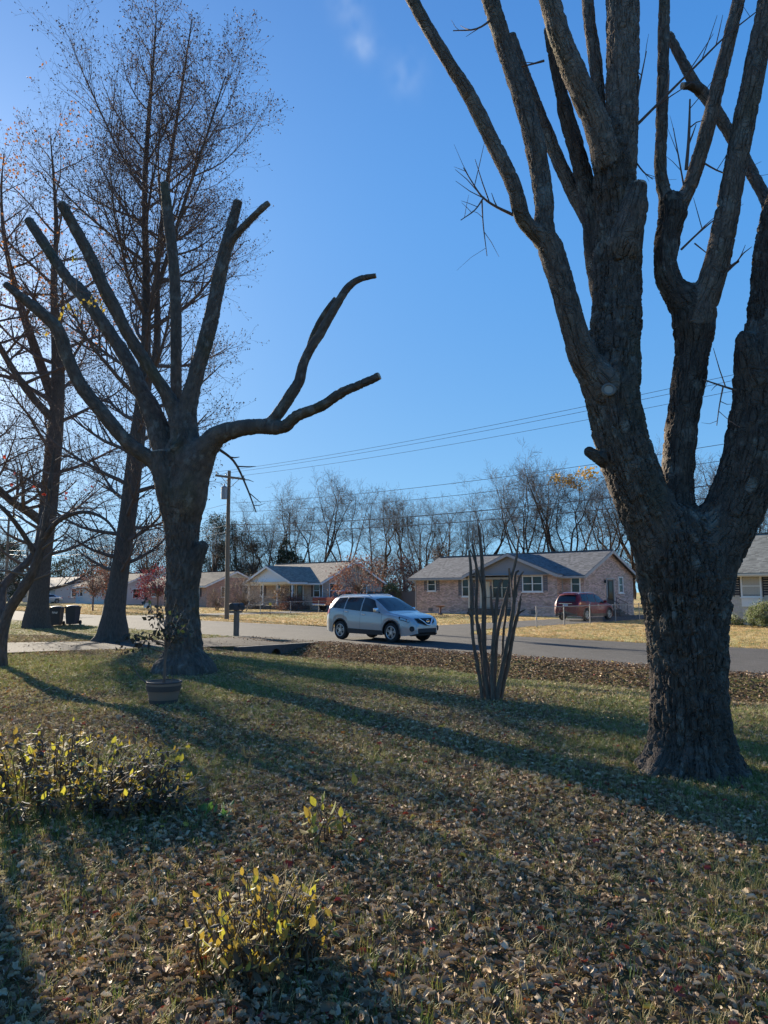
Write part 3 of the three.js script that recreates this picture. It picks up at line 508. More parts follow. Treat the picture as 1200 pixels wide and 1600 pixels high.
M.leafRust = leafMat(.165, .068, .042, .35); M.leafWine = leafMat(.15, .026, .028, .35); M.leafBrown = leafMat(.17, .105, .06, .3); M.leafDark = leafMat(.035, .05, .022, .2); M.leafOlive = leafMat(.12, .15, .035, .35); M.leafGold = leafMat(.50, .30, .06, .45);
{ // the tall tulip poplar behind the pollard, its twigs still hung with seed heads
  const d0 = 26, tr = [[174, 1006, 33], [176, 990, 24], [179, 950, 16.5], [186, 905, 14], [192, 860, 13.5], [203, 780, 13], [213, 700, 12], [222, 620, 9.5], [228, 540, 7.5], [228, 420, 5.6], [226, 300, 4.3], [232, 190, 3], [239, 100, 1.8], [243, 45, 1.1], [245, 20, .6]];
  const base = atDepth(176, 1000, d0), P = tr.map(([x, y, w]) => { const p = atDepth(x, y, d0); return [p.clone().sub(V(base.x, 0, base.z)), w * camDepth(p) / FPX]; });
  const lead = (l) => l.map(([x, y, dd, w]) => { const p = atDepth(x, y, d0 + dd); return [p.clone().sub(V(base.x, 0, base.z)), w * camDepth(p) / FPX]; });
  const env = y => y < 3 ? 2.2 : y < 8 ? lerp(3.0, 4.4, (y - 3) / 5) : y < 17 ? 4.6 : lerp(4.4, 1.4, clamp((y - 16) / 6.5));
  const g = grow({ seed: 411, trunk: P, leaders: [lead([[222, 620, 0, 7], [243, 560, .4, 6], [246, 420, .7, 4.6], [262, 280, .9, 3.4], [282, 150, 1, 2.2], [300, 30, 1, .9]]), lead([[228, 500, 0, 5.5], [240, 470, -.4, 4.6], [262, 400, -.8, 3.6], [300, 280, -1.2, 2.6], [330, 190, -1.4, 1.6], [352, 120, -1.5, .8]])], levels: [
    { per: 56, from: .22, segs: 9, wob: .22, up: .75, sides: 6, rr: .5, rMax: .085, elev: t => lerp(-.12, .95, t), len: (t, at) => env(at.y) * 1.02, taper: .85, upAt: k => k > .3 ? 1.2 : .2 },
    { per: 4.2, byLen: 1, from: .18, segs: 5, wob: .35, up: .35, sides: 4, rr: .55, rMax: .03, ang: .75, lift: .12, len: (t, at, l) => l * .42 * (1.15 - .6 * t) },
    { per: 3.6, byLen: 1, from: .15, segs: 3, wob: .5, up: .25, sides: 3, rr: .6, rMax: .008, ang: .8, lift: .1, len: (t, at, l) => .22 + l * .38 },
    { per: 3.1, from: .3, segs: 2, wob: .5, up: .2, sides: 3, rr: .7, rMax: .004, ang: .8, len: () => .2 }], minR: .0025 });
  const root = thing('tulip_poplar', 'tall slender bare tree with upswept branches full of dark seed heads, behind the pollarded maple', 'tree', [base.x, 0, base.z]);
  part(root, 'trunk', g.wood.geo(), M.barkTree); part(root, 'crown', join(g.tubes).geo(), M.twig);
  const r = rngOf(5), tips = g.tips.filter(() => r() < .85); part(root, 'seed_heads', leafCloud(tips.map(t => [t[0], .065 + .055 * r()]), r, 'pod'), M.seed).userData.kind = 'stuff';
}
{ // the broad tree at the left edge
  const d0 = 37, tr = [[57, 990, 30], [57, 976, 21], [60, 935, 15], [65, 880, 14], [74, 800, 13.5], [84, 700, 12.5], [90, 620, 10.5], [90, 540, 9], [84, 450, 5.5], [88, 360, 3.6], [84, 280, 2], [80, 230, 1], [78, 205, .4]];
  const base = atDepth(57, 980, d0), P = tr.map(([x, y, w]) => { const p = atDepth(x, y, d0); return [p.clone().sub(V(base.x, 0, base.z)), w * camDepth(p) / FPX]; });
  const lead = (l) => l.map(([x, y, dd, w]) => { const p = atDepth(x, y, d0 + dd); return [p.clone().sub(V(base.x, 0, base.z)), w * camDepth(p) / FPX]; });
  const g = grow({ seed: 97, leadPer: .62, trunk: P, leaders: [lead([[88, 640, 0, 8], [60, 560, .5, 7], [30, 470, 1, 5.5], [8, 380, 1.3, 3.2], [2, 300, 1.4, 1.8], [6, 240, 1.4, .6]]), lead([[88, 660, 0, 7], [50, 620, -.8, 6], [10, 560, -1.5, 5], [-30, 480, -2, 3.5], [-50, 380, -2.4, 2]]), lead([[72, 820, 0, 8], [45, 800, -.6, 7], [20, 785, -1.2, 6], [-20, 740, -1.8, 4], [-60, 650, -2, 2]])], levels: [
    { per: 34, from: .18, segs: 9, wob: .3, up: .45, sides: 6, rr: .5, rMax: .11, elev: t => lerp(-.05, .85, t), len: (t, at) => at.y < 4 ? 3.2 : at.y < 17 ? 4.9 : lerp(4.6, 2.6, clamp((at.y - 17) / 8)), taper: .85 },
    { per: 2.9, byLen: 1, from: .15, segs: 5, wob: .4, up: .2, sides: 4, rr: .55, rMax: .034, ang: .8, lift: .05, len: (t, at, l) => l * .42 * (1.15 - .6 * t) },
    { per: 3.2, byLen: 1, from: .15, segs: 3, wob: .5, up: .1, sides: 3, rr: .6, rMax: .009, ang: .8, len: (t, at, l) => .25 + l * .38 },
    { per: 2.9, from: .3, segs: 2, wob: .5, up: .1, sides: 3, rr: .7, rMax: .005, ang: .8, len: () => .28 }], minR: .003 });
  const root = thing('tulip_poplar', 'broad bare tree with thick flared trunk and orange leaves, next to the wheeled bins', 'tree', [base.x, 0, base.z]);
  part(root, 'trunk', g.wood.geo(), M.barkTree); part(root, 'crown', join(g.tubes).geo(), M.twig);
  const r = rngOf(6); part(root, 'seed_heads', leafCloud(g.tips.filter(() => r() < .5).map(t => [t[0], .09 + .07 * r()]), r, 'pod'), M.seed).userData.kind = 'stuff';
  const fans = g.tips.filter(t => t[0].y > 15 && N3(t[0].x * .5, t[0].y * .4, t[0].z * .5) > .05 && r() < .6); part(root, 'orange_leaves', leafCloud(fans.map(t => [t[0], .12 + .1 * r()]), r), M.leafOrange).userData.kind = 'stuff';
}
{ // small forked tree at the very left, red and yellow leaves left on a few twigs
  const d0 = 16, b = atDepth(2, 1040, d0), Lf = l => l.map(([x, y, dd, w]) => { const p = atDepth(x, y, d0 + dd); return [p.sub(V(b.x, 0, b.z)), w * (d0 + dd) / FPX]; });
  const root = thing('small_tree', 'small dark tree with forked leaning trunk and red leaves, beside the driveway', 'tree', [b.x, 0, b.z]);
  const g = grow({ seed: 31, trunk: Lf([[2, 1050, 0, 10], [3, 1020, 0, 7.5], [5, 985, 0, 7.5], [14, 955, 0, 8], [33, 925, -.1, 8], [52, 893, -.2, 7.5], [64, 855, -.3, 7], [72, 815, -.4, 5], [78, 760, -.4, 3.5], [86, 700, -.4, 2]]), wob: .15,
    leaders: [Lf([[8, 975, 0, 6.5], [2, 945, .2, 6], [6, 915, .4, 6], [26, 893, .6, 5.5], [48, 872, .8, 5], [60, 840, 1, 4], [66, 790, 1.2, 2.4]]), Lf([[58, 872, -.2, 5], [40, 840, -.4, 4], [10, 800, -.8, 3.4], [-25, 770, -1, 2.5]]), Lf([[66, 845, -.3, 5], [90, 815, -.6, 4], [130, 800, -1, 3], [165, 812, -1.3, 2.2], [190, 845, -1.5, 1.4]])], levels: [
    { per: 9, from: .45, segs: 8, wob: .4, up: .1, sides: 5, rr: .5, rMax: .03, elev: t => lerp(.1, .6, t), len: () => 1.5, taper: .85 },
    { per: 4, byLen: 1, from: .15, segs: 5, wob: .4, up: -.1, sides: 4, rr: .55, rMax: .009, ang: .8, len: (t, at, l) => .2 + l * .4 },
    { per: 3, from: .15, segs: 3, wob: .5, up: -.15, sides: 3, rr: .6, rMax: .006, ang: .7, len: (t, at, l) => .15 + l * .35 }], minR: .002 });
  part(root, 'trunk', g.wood.geo(), M.barkTree); part(root, 'crown', join(g.tubes).geo(), M.twigPale);
  const r = rngOf(8); for (const [px, py, mat] of [[7, 713, 'leafRed'], [22, 740, 'leafRed'], [19, 757, 'leafRed'], [55, 762, 'leafRed'], [68, 772, 'leafRed'], [104, 770, 'leafRed'], [104, 779, 'leafRed'], [135, 765, 'leafRed'], [144, 762, 'leafRed'], [22, 808, 'leafYellow']]) {
    const c = atDepth(px, py, 15.6 + r() * .5).sub(root.position); part(root, 'leaf', leafCloud([0, 1, 2].map(() => [c.clone().add(V((r() - .5) * .05, (r() - .5) * .04, (r() - .5) * .05)), .07 + .04 * r()]), r), M[mat]);
  }
}
{ // thin yellow-leaved water shoots on the pollard
  const r = rngOf(12), host = scene.children.find(o => o.name === 'maple_tree_001'); const spots = [];
  for (const [px, py, n, w, h] of [[118, 400, 10, 8, 14], [150, 472, 26, 26, 14], [110, 482, 14, 22, 10], [92, 495, 8, 14, 10], [72, 520, 6, 8, 14]]) for (let i = 0; i < n; i++) spots.push([atDepth(px + (r() + r() - 1) * w, py + (r() + r() - 1) * h, 14.2 + r() * .6).sub(host.position), .07 + .05 * r()]);
  part(host, 'yellow_leaves', leafCloud(spots, r), M.leafYellow);
  const t = new Tubes(); for (const [x0, y0, x1, y1] of [[120, 455, 118, 395], [125, 455, 158, 468], [150, 490, 140, 470], [104, 500, 110, 480], [95, 520, 88, 492], [80, 510, 72, 522], [150, 480, 162, 462]]) { const a = atDepth(x0, y0, 14.3).sub(host.position), c = atDepth(x1, y1, 14.5).sub(host.position); t.add([a, a.clone().lerp(c, .5).add(V(0, .04, 0)), c], [.008, .006, .003], 4); } part(host, 'twig', t.geo(), M.twig);
}
{ // cut back trunk just past the left edge; its shade crosses the near lawn
  const root = thing('cut_back_tree', 'slim cut back trunk standing past the largest yellow green bush', 'tree', [-6.85, 0, -10.8]), t = new Tubes();
  t.add([V(0, -.2, 0), V(0, .1, 0), V(.02, .8, 0), V(-.03, 1.8, .05), V(-.1, 2.8, .02), V(-.16, 3.5, 0)], [.34, .27, .21, .19, .18, .16], 14, true, .14); part(root, 'trunk', t.geo(), M.barkTree);
  for (const [x, y, z] of [[-.5, 5.2, .3], [-.7, 4.9, -.5], [-.1, 5.4, -.1]]) { const l = new Tubes(); l.add([V(-.15, 3.3, 0), V(-.15 + x * .4, 4.0, z * .4), V(-.15 + x, y, z)], [.11, .085, .07], 9, true, .14); part(root, 'limb', l.geo(), M.barkTree); }
}
// wood beyond the houses: bare trees, each its own
function bareTree(seed, h, form) {
  const r = rngOf(seed), tr = []; let x = 0, z = 0; const fork = form.fork * h;
  for (let i = 0; i <= 5; i++) { tr.push([V(x, -.2 + (form.single ? h * .86 : fork) * i / 5, z), lerp(form.r, form.single ? .03 : form.r * .75, i / 5)]); x += (r() - .5) * .7; z += (r() - .5) * .7; }
  const leaders = [];
  if (!form.single) for (let k = 0; k < form.lead; k++) {
    const az = k / form.lead * 6.28 + r(), sp = h * form.spread * (.6 + .6 * r()), hh = h * (.74 + .18 * r()), l = [], st = tr[3 + (k % 3 > 0 ? 2 : 1)][0], bow = (r() - .3) * .9; let jx = 0, jz = 0;
    for (let i = 0; i <= 6; i++) { const t = i / 6, o = sp * Math.pow(t, .75 + bow * .4); l.push([V(st.x + Math.cos(az) * o + jx, lerp(st.y, hh, t), st.z + Math.sin(az) * o + jz), lerp(form.r * .55, .02, Math.pow(t, .8))]); jx += (r() - .5) * .9 * h / 16; jz += (r() - .5) * .9 * h / 16; }
    leaders.push(l);
  }
  return grow({ seed, trunk: tr, trunkSides: 8, leaders, leadPer: .9, levels: [
    { per: form.n, from: form.single ? .3 : .5, segs: 6, wob: .55, up: .5, sides: 4, rr: .5, rMax: .07, elev: t => lerp(.25, .75, t), len: (t, at) => h * .19 * (form.single ? 1.2 - .7 * t : 1.1 - .35 * t), taper: .85 },
    { per: 2.2, byLen: 1, from: .18, segs: 4, wob: .6, up: .3, sides: 3, rr: .55, rMax: .03, ang: .8, lift: .08, len: (t, at, l) => .35 + l * .42 },
    { per: 2.5, byLen: 1, from: .15, segs: 2, wob: .6, up: .2, sides: 3, rr: .65, rMax: .02, ang: .8, len: (t, at, l) => .3 + l * .42 },
    { per: 3.2, from: .2, segs: 1, wob: .4, up: .2, sides: 3, rr: .8, rMax: .010, ang: .9, len: () => .65 }], minR: .0075 });
}
const FORMS = [{ fork: .25, r: .24, lead: 4, spread: .22, n: 12 }, { fork: .4, r: .22, lead: 3, spread: .16, n: 12 }, { single: 1, fork: .9, r: .2, n: 26 }, { fork: .15, r: .26, lead: 5, spread: .3, n: 12 }, { fork: .3, r: .28, lead: 4, spread: .26, n: 14 }];
const bareProto = FORMS.map((f, i) => {
  const g = bareTree(700 + i * 13, 16, f), root = thing('bare_tree', 'bare branching tree in the wood behind the houses', 'tree', [0, -50, 0], 0, 'bare trees behind the houses');
  part(root, 'trunk', g.wood.geo(), M.farBark); part(root, 'crown', join(g.tubes).geo(), M.farBark); return root;
});
const usedProto = new Set();
function plantBare(form, px, topY, d, label) {
  const p = atDepth(px, 925, d), y = H(p.x, p.z), h = atDepth(px, topY, d).y - y, k = h / 16.5, r = rngOf(Math.round(px * 7 + d)), turn = r() * 6.3;
  let o = bareProto[form]; if (usedProto.has(form)) o = copyOf(bareProto[form], label); else { usedProto.add(form); if (label) o.userData.label = label; }
  o.position.set(p.x, y, p.z); o.rotation.y = turn; o.scale.set(k * (.9 + .25 * r()), k, k * (.9 + .25 * r())); return o;
}
const BARE = [
  [1, 396, 800, 96], [2, 420, 790, 104], [3, 440, 772, 98], [0, 470, 752, 100], [4, 508, 742, 95], [0, 545, 735, 97], [2, 585, 760, 100], [1, 600, 752, 106], [1, 630, 762, 96], [0, 652, 775, 104], [3, 672, 768, 98], [2, 696, 772, 105], [0, 722, 782, 97], [1, 745, 790, 104],
  [4, 775, 742, 92], [0, 808, 722, 90], [3, 838, 714, 92], [4, 868, 712, 90], [0, 900, 716, 88], [3, 935, 720, 92], [1, 960, 735, 90], [4, 985, 730, 94], [2, 1015, 745, 90], [0, 1112, 690, 84], [4, 1140, 700, 88], [1, 1175, 715, 84], [3, 1205, 730, 90], [0, 1240, 720, 86],
  [2, 372, 805, 110], [1, 345, 810, 105], [3, 318, 800, 118], [0, 262, 812, 126], [4, 232, 806, 122], [1, 160, 822, 130], [3, 128, 818, 134], [0, 30, 826, 140], [2, 5, 815, 134], [4, -40, 810, 130]];
const FORMWORD = ['broad forked bare tree', 'tall narrow forked bare tree', 'straight single trunked bare tree', 'wide spreading low forked bare tree', 'full crowned bare tree with heavy limbs'];
const behind = px => px < 60 ? 'beyond the end of the street' : px < 200 ? 'behind the grey gabled house' : px < 300 ? 'behind the white siding house' : px < 390 ? 'behind the rose brick house' : px < 560 ? 'behind the white porch house' : px < 650 ? 'behind the burgundy thicket' : px < 1040 ? 'behind the pink brick house' : 'behind the white brick house';
for (const [f, px, ty, d] of BARE) plantBare(f, px, ty, d, `${FORMWORD[f]} ${behind(px)}`);
{ // one of them keeps golden leaves
  const host = scene.children.find(o => o.userData.group === 'bare trees behind the houses' && Math.abs(o.position.x / -o.position.z * FPX + 600 - 900) < 3); host.updateMatrixWorld(true);
  const inv = host.matrixWorld.clone().invert(); const pts2 = []; const r2 = rngOf(44);
  for (const [px, py, n, w, h] of [[868, 748, 90, 14, 10], [890, 752, 120, 18, 12], [918, 740, 160, 20, 12], [905, 760, 60, 20, 8]]) for (let i = 0; i < n; i++) pts2.push([atDepth(px + (r2() + r2() - 1) * w, py + (r2() + r2() - 1) * h, 87 + r2() * 3).applyMatrix4(inv), .2 + .16 * r2()]);
  part(host, 'golden_leaves', leafCloud(pts2, r2), M.leafGold).userData.kind = 'stuff'; host.userData.label = 'bare tree with a fringe of golden leaves behind the pink brick house'; delete host.userData.group;
}
// leafy and evergreen trees and shrubs: clumped small leaves over limbs
function leafy(name, label, cat, px, baseY, topY, d, wpx, mat, o = {}) {
  const b = atDepth(px, 925, d), y = o.y ?? H(b.x, b.z), top = atDepth(px, topY, d).y - y, w = wpx * d / FPX / 2, r = rngOf(Math.round(px * 31 + topY)), low = o.low ?? .25;
  const root = thing(name, label, cat, [b.x, y, b.z], 0, o.group), t = new Tubes(), pts = [], cl = o.clumps ?? 46;
  const trunkTop = top * (low + .12), stems = o.stems ?? 1;
  for (let k = 0; k < stems; k++) { const a = r() * 6.3, sx = stems > 1 ? Math.cos(a) * w * .3 : 0, sz = stems > 1 ? Math.sin(a) * w * .3 : 0; t.add([V(sx * .2, -.1, sz * .2), V(sx * .6, trunkTop * .5, sz * .6), V(sx, trunkTop, sz)], [o.tr ?? .09, (o.tr ?? .09) * .8, (o.tr ?? .09) * .65], 7); }
  for (let c = 0; c < cl; c++) {
    const th = r() * 6.3, v = r(), hgt = lerp(low, 1, v), prof = o.prof ? o.prof(v) : Math.sqrt(Math.max(0, 1 - Math.pow(v * 1.5 - .55, 2) / .95)), rad = w * prof * (.45 + .6 * Math.sqrt(r()));
    const c0 = V(Math.cos(th) * rad, top * hgt * (.94 + .06 * r()), Math.sin(th) * rad), st = V(0, trunkTop * (.7 + .3 * r()), 0);
    t.add([st, st.clone().lerp(c0, .5).add(V(0, .08 * top, 0)), c0], [(o.tr ?? .09) * .4, (o.tr ?? .09) * .22, .006], 4);
    for (let q = 0; q < 5; q++) t.add([c0.clone().lerp(st, .25 * r()), c0.clone().add(V((r() - .5), (r() - .3), (r() - .5)).multiplyScalar((o.cs ?? .5) * w))], [.008, .004], 3);
    const n = o.leaves ?? 60, cs = (o.cs ?? .42) * w * (.6 + .6 * r());
    for (let i = 0; i < n; i++) { const u = V(r() + r() + r() - 1.5, (r() + r() + r() - 1.5) * .8, r() + r() + r() - 1.5).multiplyScalar(cs); const p = c0.clone().add(u); if (p.y > .05) pts.push([p, (o.size ?? .14) * (.6 + .8 * r())]); }
  }
  part(root, stems > 1 ? 'stem' : 'trunk', t.geo(), o.wood ?? M.twig); part(root, 'crown', leafCloud(pts, r), mat); return root;
}
leafy('ornamental_tree', 'small rust leaved tree in front of the white porch house, by the silver car', 'tree', 560, 945, 868, 62, 84, M.leafRust, { low: .3, clumps: 60, leaves: 26, size: .17, cs: .34, stems: 3, tr: .06 });
leafy('ornamental_tree', 'small red leaved tree beside a white yard sign', 'tree', 247, 958, 888, 63, 62, M.leafWine, { low: .38, clumps: 50, leaves: 40, size: .16 });
leafy('ornamental_tree', 'small mauve brown tree in front of the grey gabled house', 'tree', 146, 955, 882, 70, 56, M.leafRust, { low: .3, clumps: 46, leaves: 22, size: .16 });
leafy('ornamental_tree', 'olive leaved tree behind the mauve brown tree', 'tree', 166, 950, 858, 88, 60, M.leafBrown, { low: .25, clumps: 46, leaves: 36, size: .2 });
leafy('thicket_shrub', 'dense burgundy brown thicket between the two brick houses', 'shrub', 632, 945, 872, 80, 66, M.leafRust, { low: .06, clumps: 90, leaves: 46, size: .18, stems: 5 });
leafy('thicket_shrub', 'brown thicket behind the rust leaved tree', 'shrub', 592, 945, 880, 90, 50, M.leafBrown, { low: .06, clumps: 70, leaves: 40, size: .2, stems: 5 });
leafy('green_shrub', 'low green shrub at the foot of the thicket', 'shrub', 611, 945, 912, 72, 30, M.leafOlive, { low: .05, clumps: 40, leaves: 60, size: .13, stems: 4 });
leafy('evergreen_tree', 'round dark evergreen rising behind the white porch house', 'tree', 450, 945, 846, 96, 46, M.leafDark, { low: .1, clumps: 70, leaves: 70, size: .26, cs: .36 });
leafy('ivy_tree', 'dark ivy clad tree close behind the utility pole', 'tree', 372, 945, 812, 104, 60, M.leafDark, { low: .1, clumps: 90, leaves: 80, size: .2, prof: v => 1 - .55 * v });
leafy('ivy_tree', 'dark ivy clad tree beside the pollarded trunk', 'tree', 332, 945, 806, 108, 54, M.leafDark, { low: .1, clumps: 90, leaves: 80, size: .2, prof: v => 1 - .5 * v });
leafy('ivy_tree', 'narrow ivy clad tree behind the brick end wall', 'tree', 398, 945, 846, 110, 34, M.leafDark, { low: .1, clumps: 50, leaves: 50, size: .2, prof: v => 1 - .5 * v });
leafy('evergreen_tree', 'broad dark evergreen behind the grey gabled house', 'tree', 118, 945, 872, 142, 90, M.leafDark, { low: .05, clumps: 80, leaves: 60, size: .36 });
leafy('evergreen_tree', 'tall dark evergreen beyond the end of the street', 'tree', 4, 945, 848, 120, 60, M.leafDark, { low: .05, clumps: 80, leaves: 60, size: .3 });
leafy('brown_tree', 'large tree with fine brown foliage behind the red leaved tree', 'tree', 232, 945, 826, 118, 84, M.leafBrown, { low: .15, clumps: 90, leaves: 34, size: .26, tr: .2 });
leafy('brown_tree', 'brown leaved tree in the wood behind the thicket', 'tree', 690, 945, 850, 92, 36, M.leafBrown, { low: .2, clumps: 50, leaves: 36, size: .22, tr: .14 });
leafy('boxwood_shrub', 'round clipped evergreen shrub below the shuttered window', 'shrub', 1194, 975, 943, 37, 54, M.leafOlive, { low: .04, clumps: 90, leaves: 90, size: .06, cs: .3, stems: 4, tr: .03, y: -.12 });
leafy('low_shrub', 'low yellowish ground shrub at the foot of the white brick wall', 'shrub', 1142, 974, 963, 38, 30, M.leafOlive, { low: .02, clumps: 30, leaves: 40, size: .07, stems: 4, tr: .02, y: -.12 });
leafy('porch_shrub', 'sparse leafy shrub beside the white porch columns', 'shrub', 441, 947, 916, 69.5, 30, M.leafBrown, { low: .15, clumps: 36, leaves: 30, size: .12, stems: 4, tr: .03, wood: M.twigPale });
leafy('hedge_shrub', 'low dark reddish hedge under the white porch', 'shrub', 462, 950, 934, 69, 44, M.leafRust, { low: .05, clumps: 50, leaves: 40, size: .11, stems: 5, tr: .03 });
leafy('twiggy_shrub', 'big bare twiggy shrub behind the mailbox', 'shrub', 382, 950, 902, 66, 70, M.leafBrown, { low: .12, clumps: 170, leaves: 9, size: .07, cs: .5, stems: 9, tr: .03, wood: M.twigPale });
leafy('twiggy_shrub', 'smaller bare shrub against the pink end wall', 'shrub', 340, 951, 918, 72, 36, M.leafBrown, { low: .1, clumps: 110, leaves: 7, size: .07, cs: .5, stems: 8, tr: .03, wood: M.twigPale });
{ // far wood that closes the view, one mass
  const g = bareTree(909, 14, { single: 1, fork: .9, r: .2, n: 22 }), geo = join([g.wood, g.tubes[0], g.tubes[1], g.tubes[2]]).geo(), n = 150, im = new THREE.InstancedMesh(geo, M.farBark, n), r = rngOf(17), m = new THREE.Matrix4(), q = new THREE.Quaternion();
  for (let i = 0; i < n; i++) { const az = -.62 + 1.3 * (i + r()) / n, d = 165 + 70 * r(), k = .55 + .4 * r(); q.setFromAxisAngle(V(0, 1, 0), r() * 6.3); m.compose(V(Math.tan(az) * d, -.3, -d), q, V(k * 1.3, k, k * 1.3)); im.setMatrixAt(i, m); }
  im.name = 'far_wood'; im.castShadow = im.receiveShadow = true; scene.add(im); tag(im, 'far bare wood closing the view beyond the houses', 'wood', null, 'stuff');
}
// ------------------------------------------------------------------ houses across the road
function brickTex(base, vary, mortar) {
  const r = rngOf(5), nx = 10, ny = 26, cv = []; for (let i = 0; i < nx * ny; i++) { const t = r(); cv.push([lerp(1 - vary, 1 + vary, t), lerp(1 - vary, 1 + vary, t) * (.94 + .1 * r()), lerp(1 - vary, 1 + vary, t) * (.9 + .16 * r())]); }
  const f = (u, v) => { const y = v * ny, j = Math.floor(y) % ny, x = u * nx + (j % 2) * .5, i = Math.floor(x) % nx, fx = x - Math.floor(x), fy = y - Math.floor(y); return [i, j, fx < .045 || fy < .14]; };
  const map = dataTex(1024, 1024, (u, v) => { const [i, j, m] = f(u, v), k = cv[j * nx + i], n = .85 + .3 * vn256(u, v) + .2 * (vn32(u, v) - .5); return m ? lin(mortar[0] * n, mortar[1] * n, mortar[2] * n) : lin(base[0] * k[0] * n, base[1] * k[1] * n, base[2] * k[2] * n); });
  const bump = dataTex(1024, 1024, (u, v) => { const h = f(u, v)[2] ? .1 : .7 + .25 * vn256(u, v); return [h, h, h]; }, false);
  for (const t of [map, bump]) t.repeat.set(1 / 2.2, 1 / 2.0); return new THREE.MeshStandardMaterial({ map, bumpMap: bump, bumpScale: .012, roughness: .92 });
}
function roofTex(base) {
  const r = rngOf(21), nx = 30, ny = 16, cv = []; for (let i = 0; i < nx * ny; i++) cv.push(.7 + .6 * r());
  const f = (u, v) => { const y = v * ny, j = Math.floor(y) % ny, x = u * nx + (j % 3) * .37, i = ((Math.floor(x) % nx) + nx) % nx; return [cv[j * nx + i], y - Math.floor(y), x - Math.floor(x)]; };
  const map = dataTex(512, 512, (u, v) => { const [k] = f(u, v), n = k * (.8 + .4 * vn256(u, v)) * (.9 + .2 * vn16(u, v)); return lin(base[0] * n, base[1] * n, base[2] * n); });
  const bump = dataTex(512, 512, (u, v) => { const [k, fy, fx] = f(u, v), h = (1 - fy) * .8 + (fx < .06 ? -.3 : 0) + .1; return [h, h, h]; }, false);
  for (const t of [map, bump]) t.repeat.set(1 / 6, 1 / 2.2); return new THREE.MeshPhysicalMaterial({ specularIntensity: .25, map, bumpMap: bump, bumpScale: .012, roughness: .95 });
}
M.brickPink = brickTex([.50, .35, .295], .38, [.50, .44, .39]); M.brickRose = brickTex([.48, .28, .22], .2, [.42, .33, .29]); M.brickTan = brickTex([.44, .345, .28], .2, [.42, .37, .31]); M.brickWhite = brickTex([.55, .50, .42], .08, [.46, .42, .36]);
M.roofGrey = roofTex([.145, .145, .145]); M.roofTan = roofTex([.23, .20, .165]); M.roofDark = roofTex([.045, .048, .056]); M.roofBeige = roofTex([.40, .34, .27]); M.roofOlive = roofTex([.20, .20, .175]);
M.white = plain(.74, .73, .70, .6); M.cream = plain(.62, .56, .44, .7); M.trimGrey = plain(.38, .37, .36, .7); M.shutterBlue = plain(.12, .125, .14, .7); M.shutterBlack = plain(.02, .02, .024, .6); M.sidingGrey = plain(.27, .26, .265, .75); M.sidingWhite = plain(.50, .49, .48, .75); M.sidingPale = plain(.40, .39, .40, .75);
M.glass = new THREE.MeshPhysicalMaterial({ color: new THREE.Color().setRGB(.02, .026, .024), roughness: .06, specularIntensity: .8 }); M.curtain = plain(.42, .40, .35, .9); M.iron = plain(.02, .02, .022, .55, .4); M.doorDark = plain(.05, .035, .03, .6); M.vent = plain(.03, .03, .03, .8); M.steel = plain(.26, .26, .26, .6, .5); M.woodGrey = plain(.16, .13, .105, .9);
function gableWall(w, eave, ridge, t) { return polyPrism([[-w / 2, 0], [w / 2, 0], [w / 2, eave], [0, ridge], [-w / 2, eave]], t); }
// a pitched slab between two slopes: eave line at (z0,y0), ridge at (z1,y1), along x
function slope(x0, x1, z0, y0, z1, y1, th = .09) {
  const g = new THREE.BufferGeometry(), L = Math.hypot(z1 - z0, y1 - y0), nz = -(y1 - y0) / L * Math.sign(z1 - z0), ny = Math.abs(z1 - z0) / L, p = [], u = [], ix = [];
  const c = [[x0, y0, z0, 0, 0], [x1, y0, z0, x1 - x0, 0], [x1, y1, z1, x1 - x0, L], [x0, y1, z1, 0, L]];
  for (const q of c) { p.push(q[0], q[1] + ny * th, q[2] + nz * th); u.push(q[3], q[4]); } for (const q of c) { p.push(q[0], q[1], q[2]); u.push(q[3], q[4]); }
  ix.push(0, 1, 2, 0, 2, 3, 4, 6, 5, 4, 7, 6, 0, 4, 5, 0, 5, 1, 1, 5, 6, 1, 6, 2, 2, 6, 7, 2, 7, 3, 3, 7, 4, 3, 4, 0);
  g.setAttribute('position', new THREE.Float32BufferAttribute(p, 3)); g.setAttribute('uv', new THREE.Float32BufferAttribute(u, 2)); g.setIndex(ix); const f = g.toNonIndexed(); f.computeVertexNormals(); return f;
}
function flat3(pts, uvs) { const g = new THREE.BufferGeometry(); g.setAttribute('position', new THREE.Float32BufferAttribute(pts.flat(), 3)); g.setAttribute('uv', new THREE.Float32BufferAttribute(uvs.flat(), 2)); g.computeVertexNormals(); return g; }
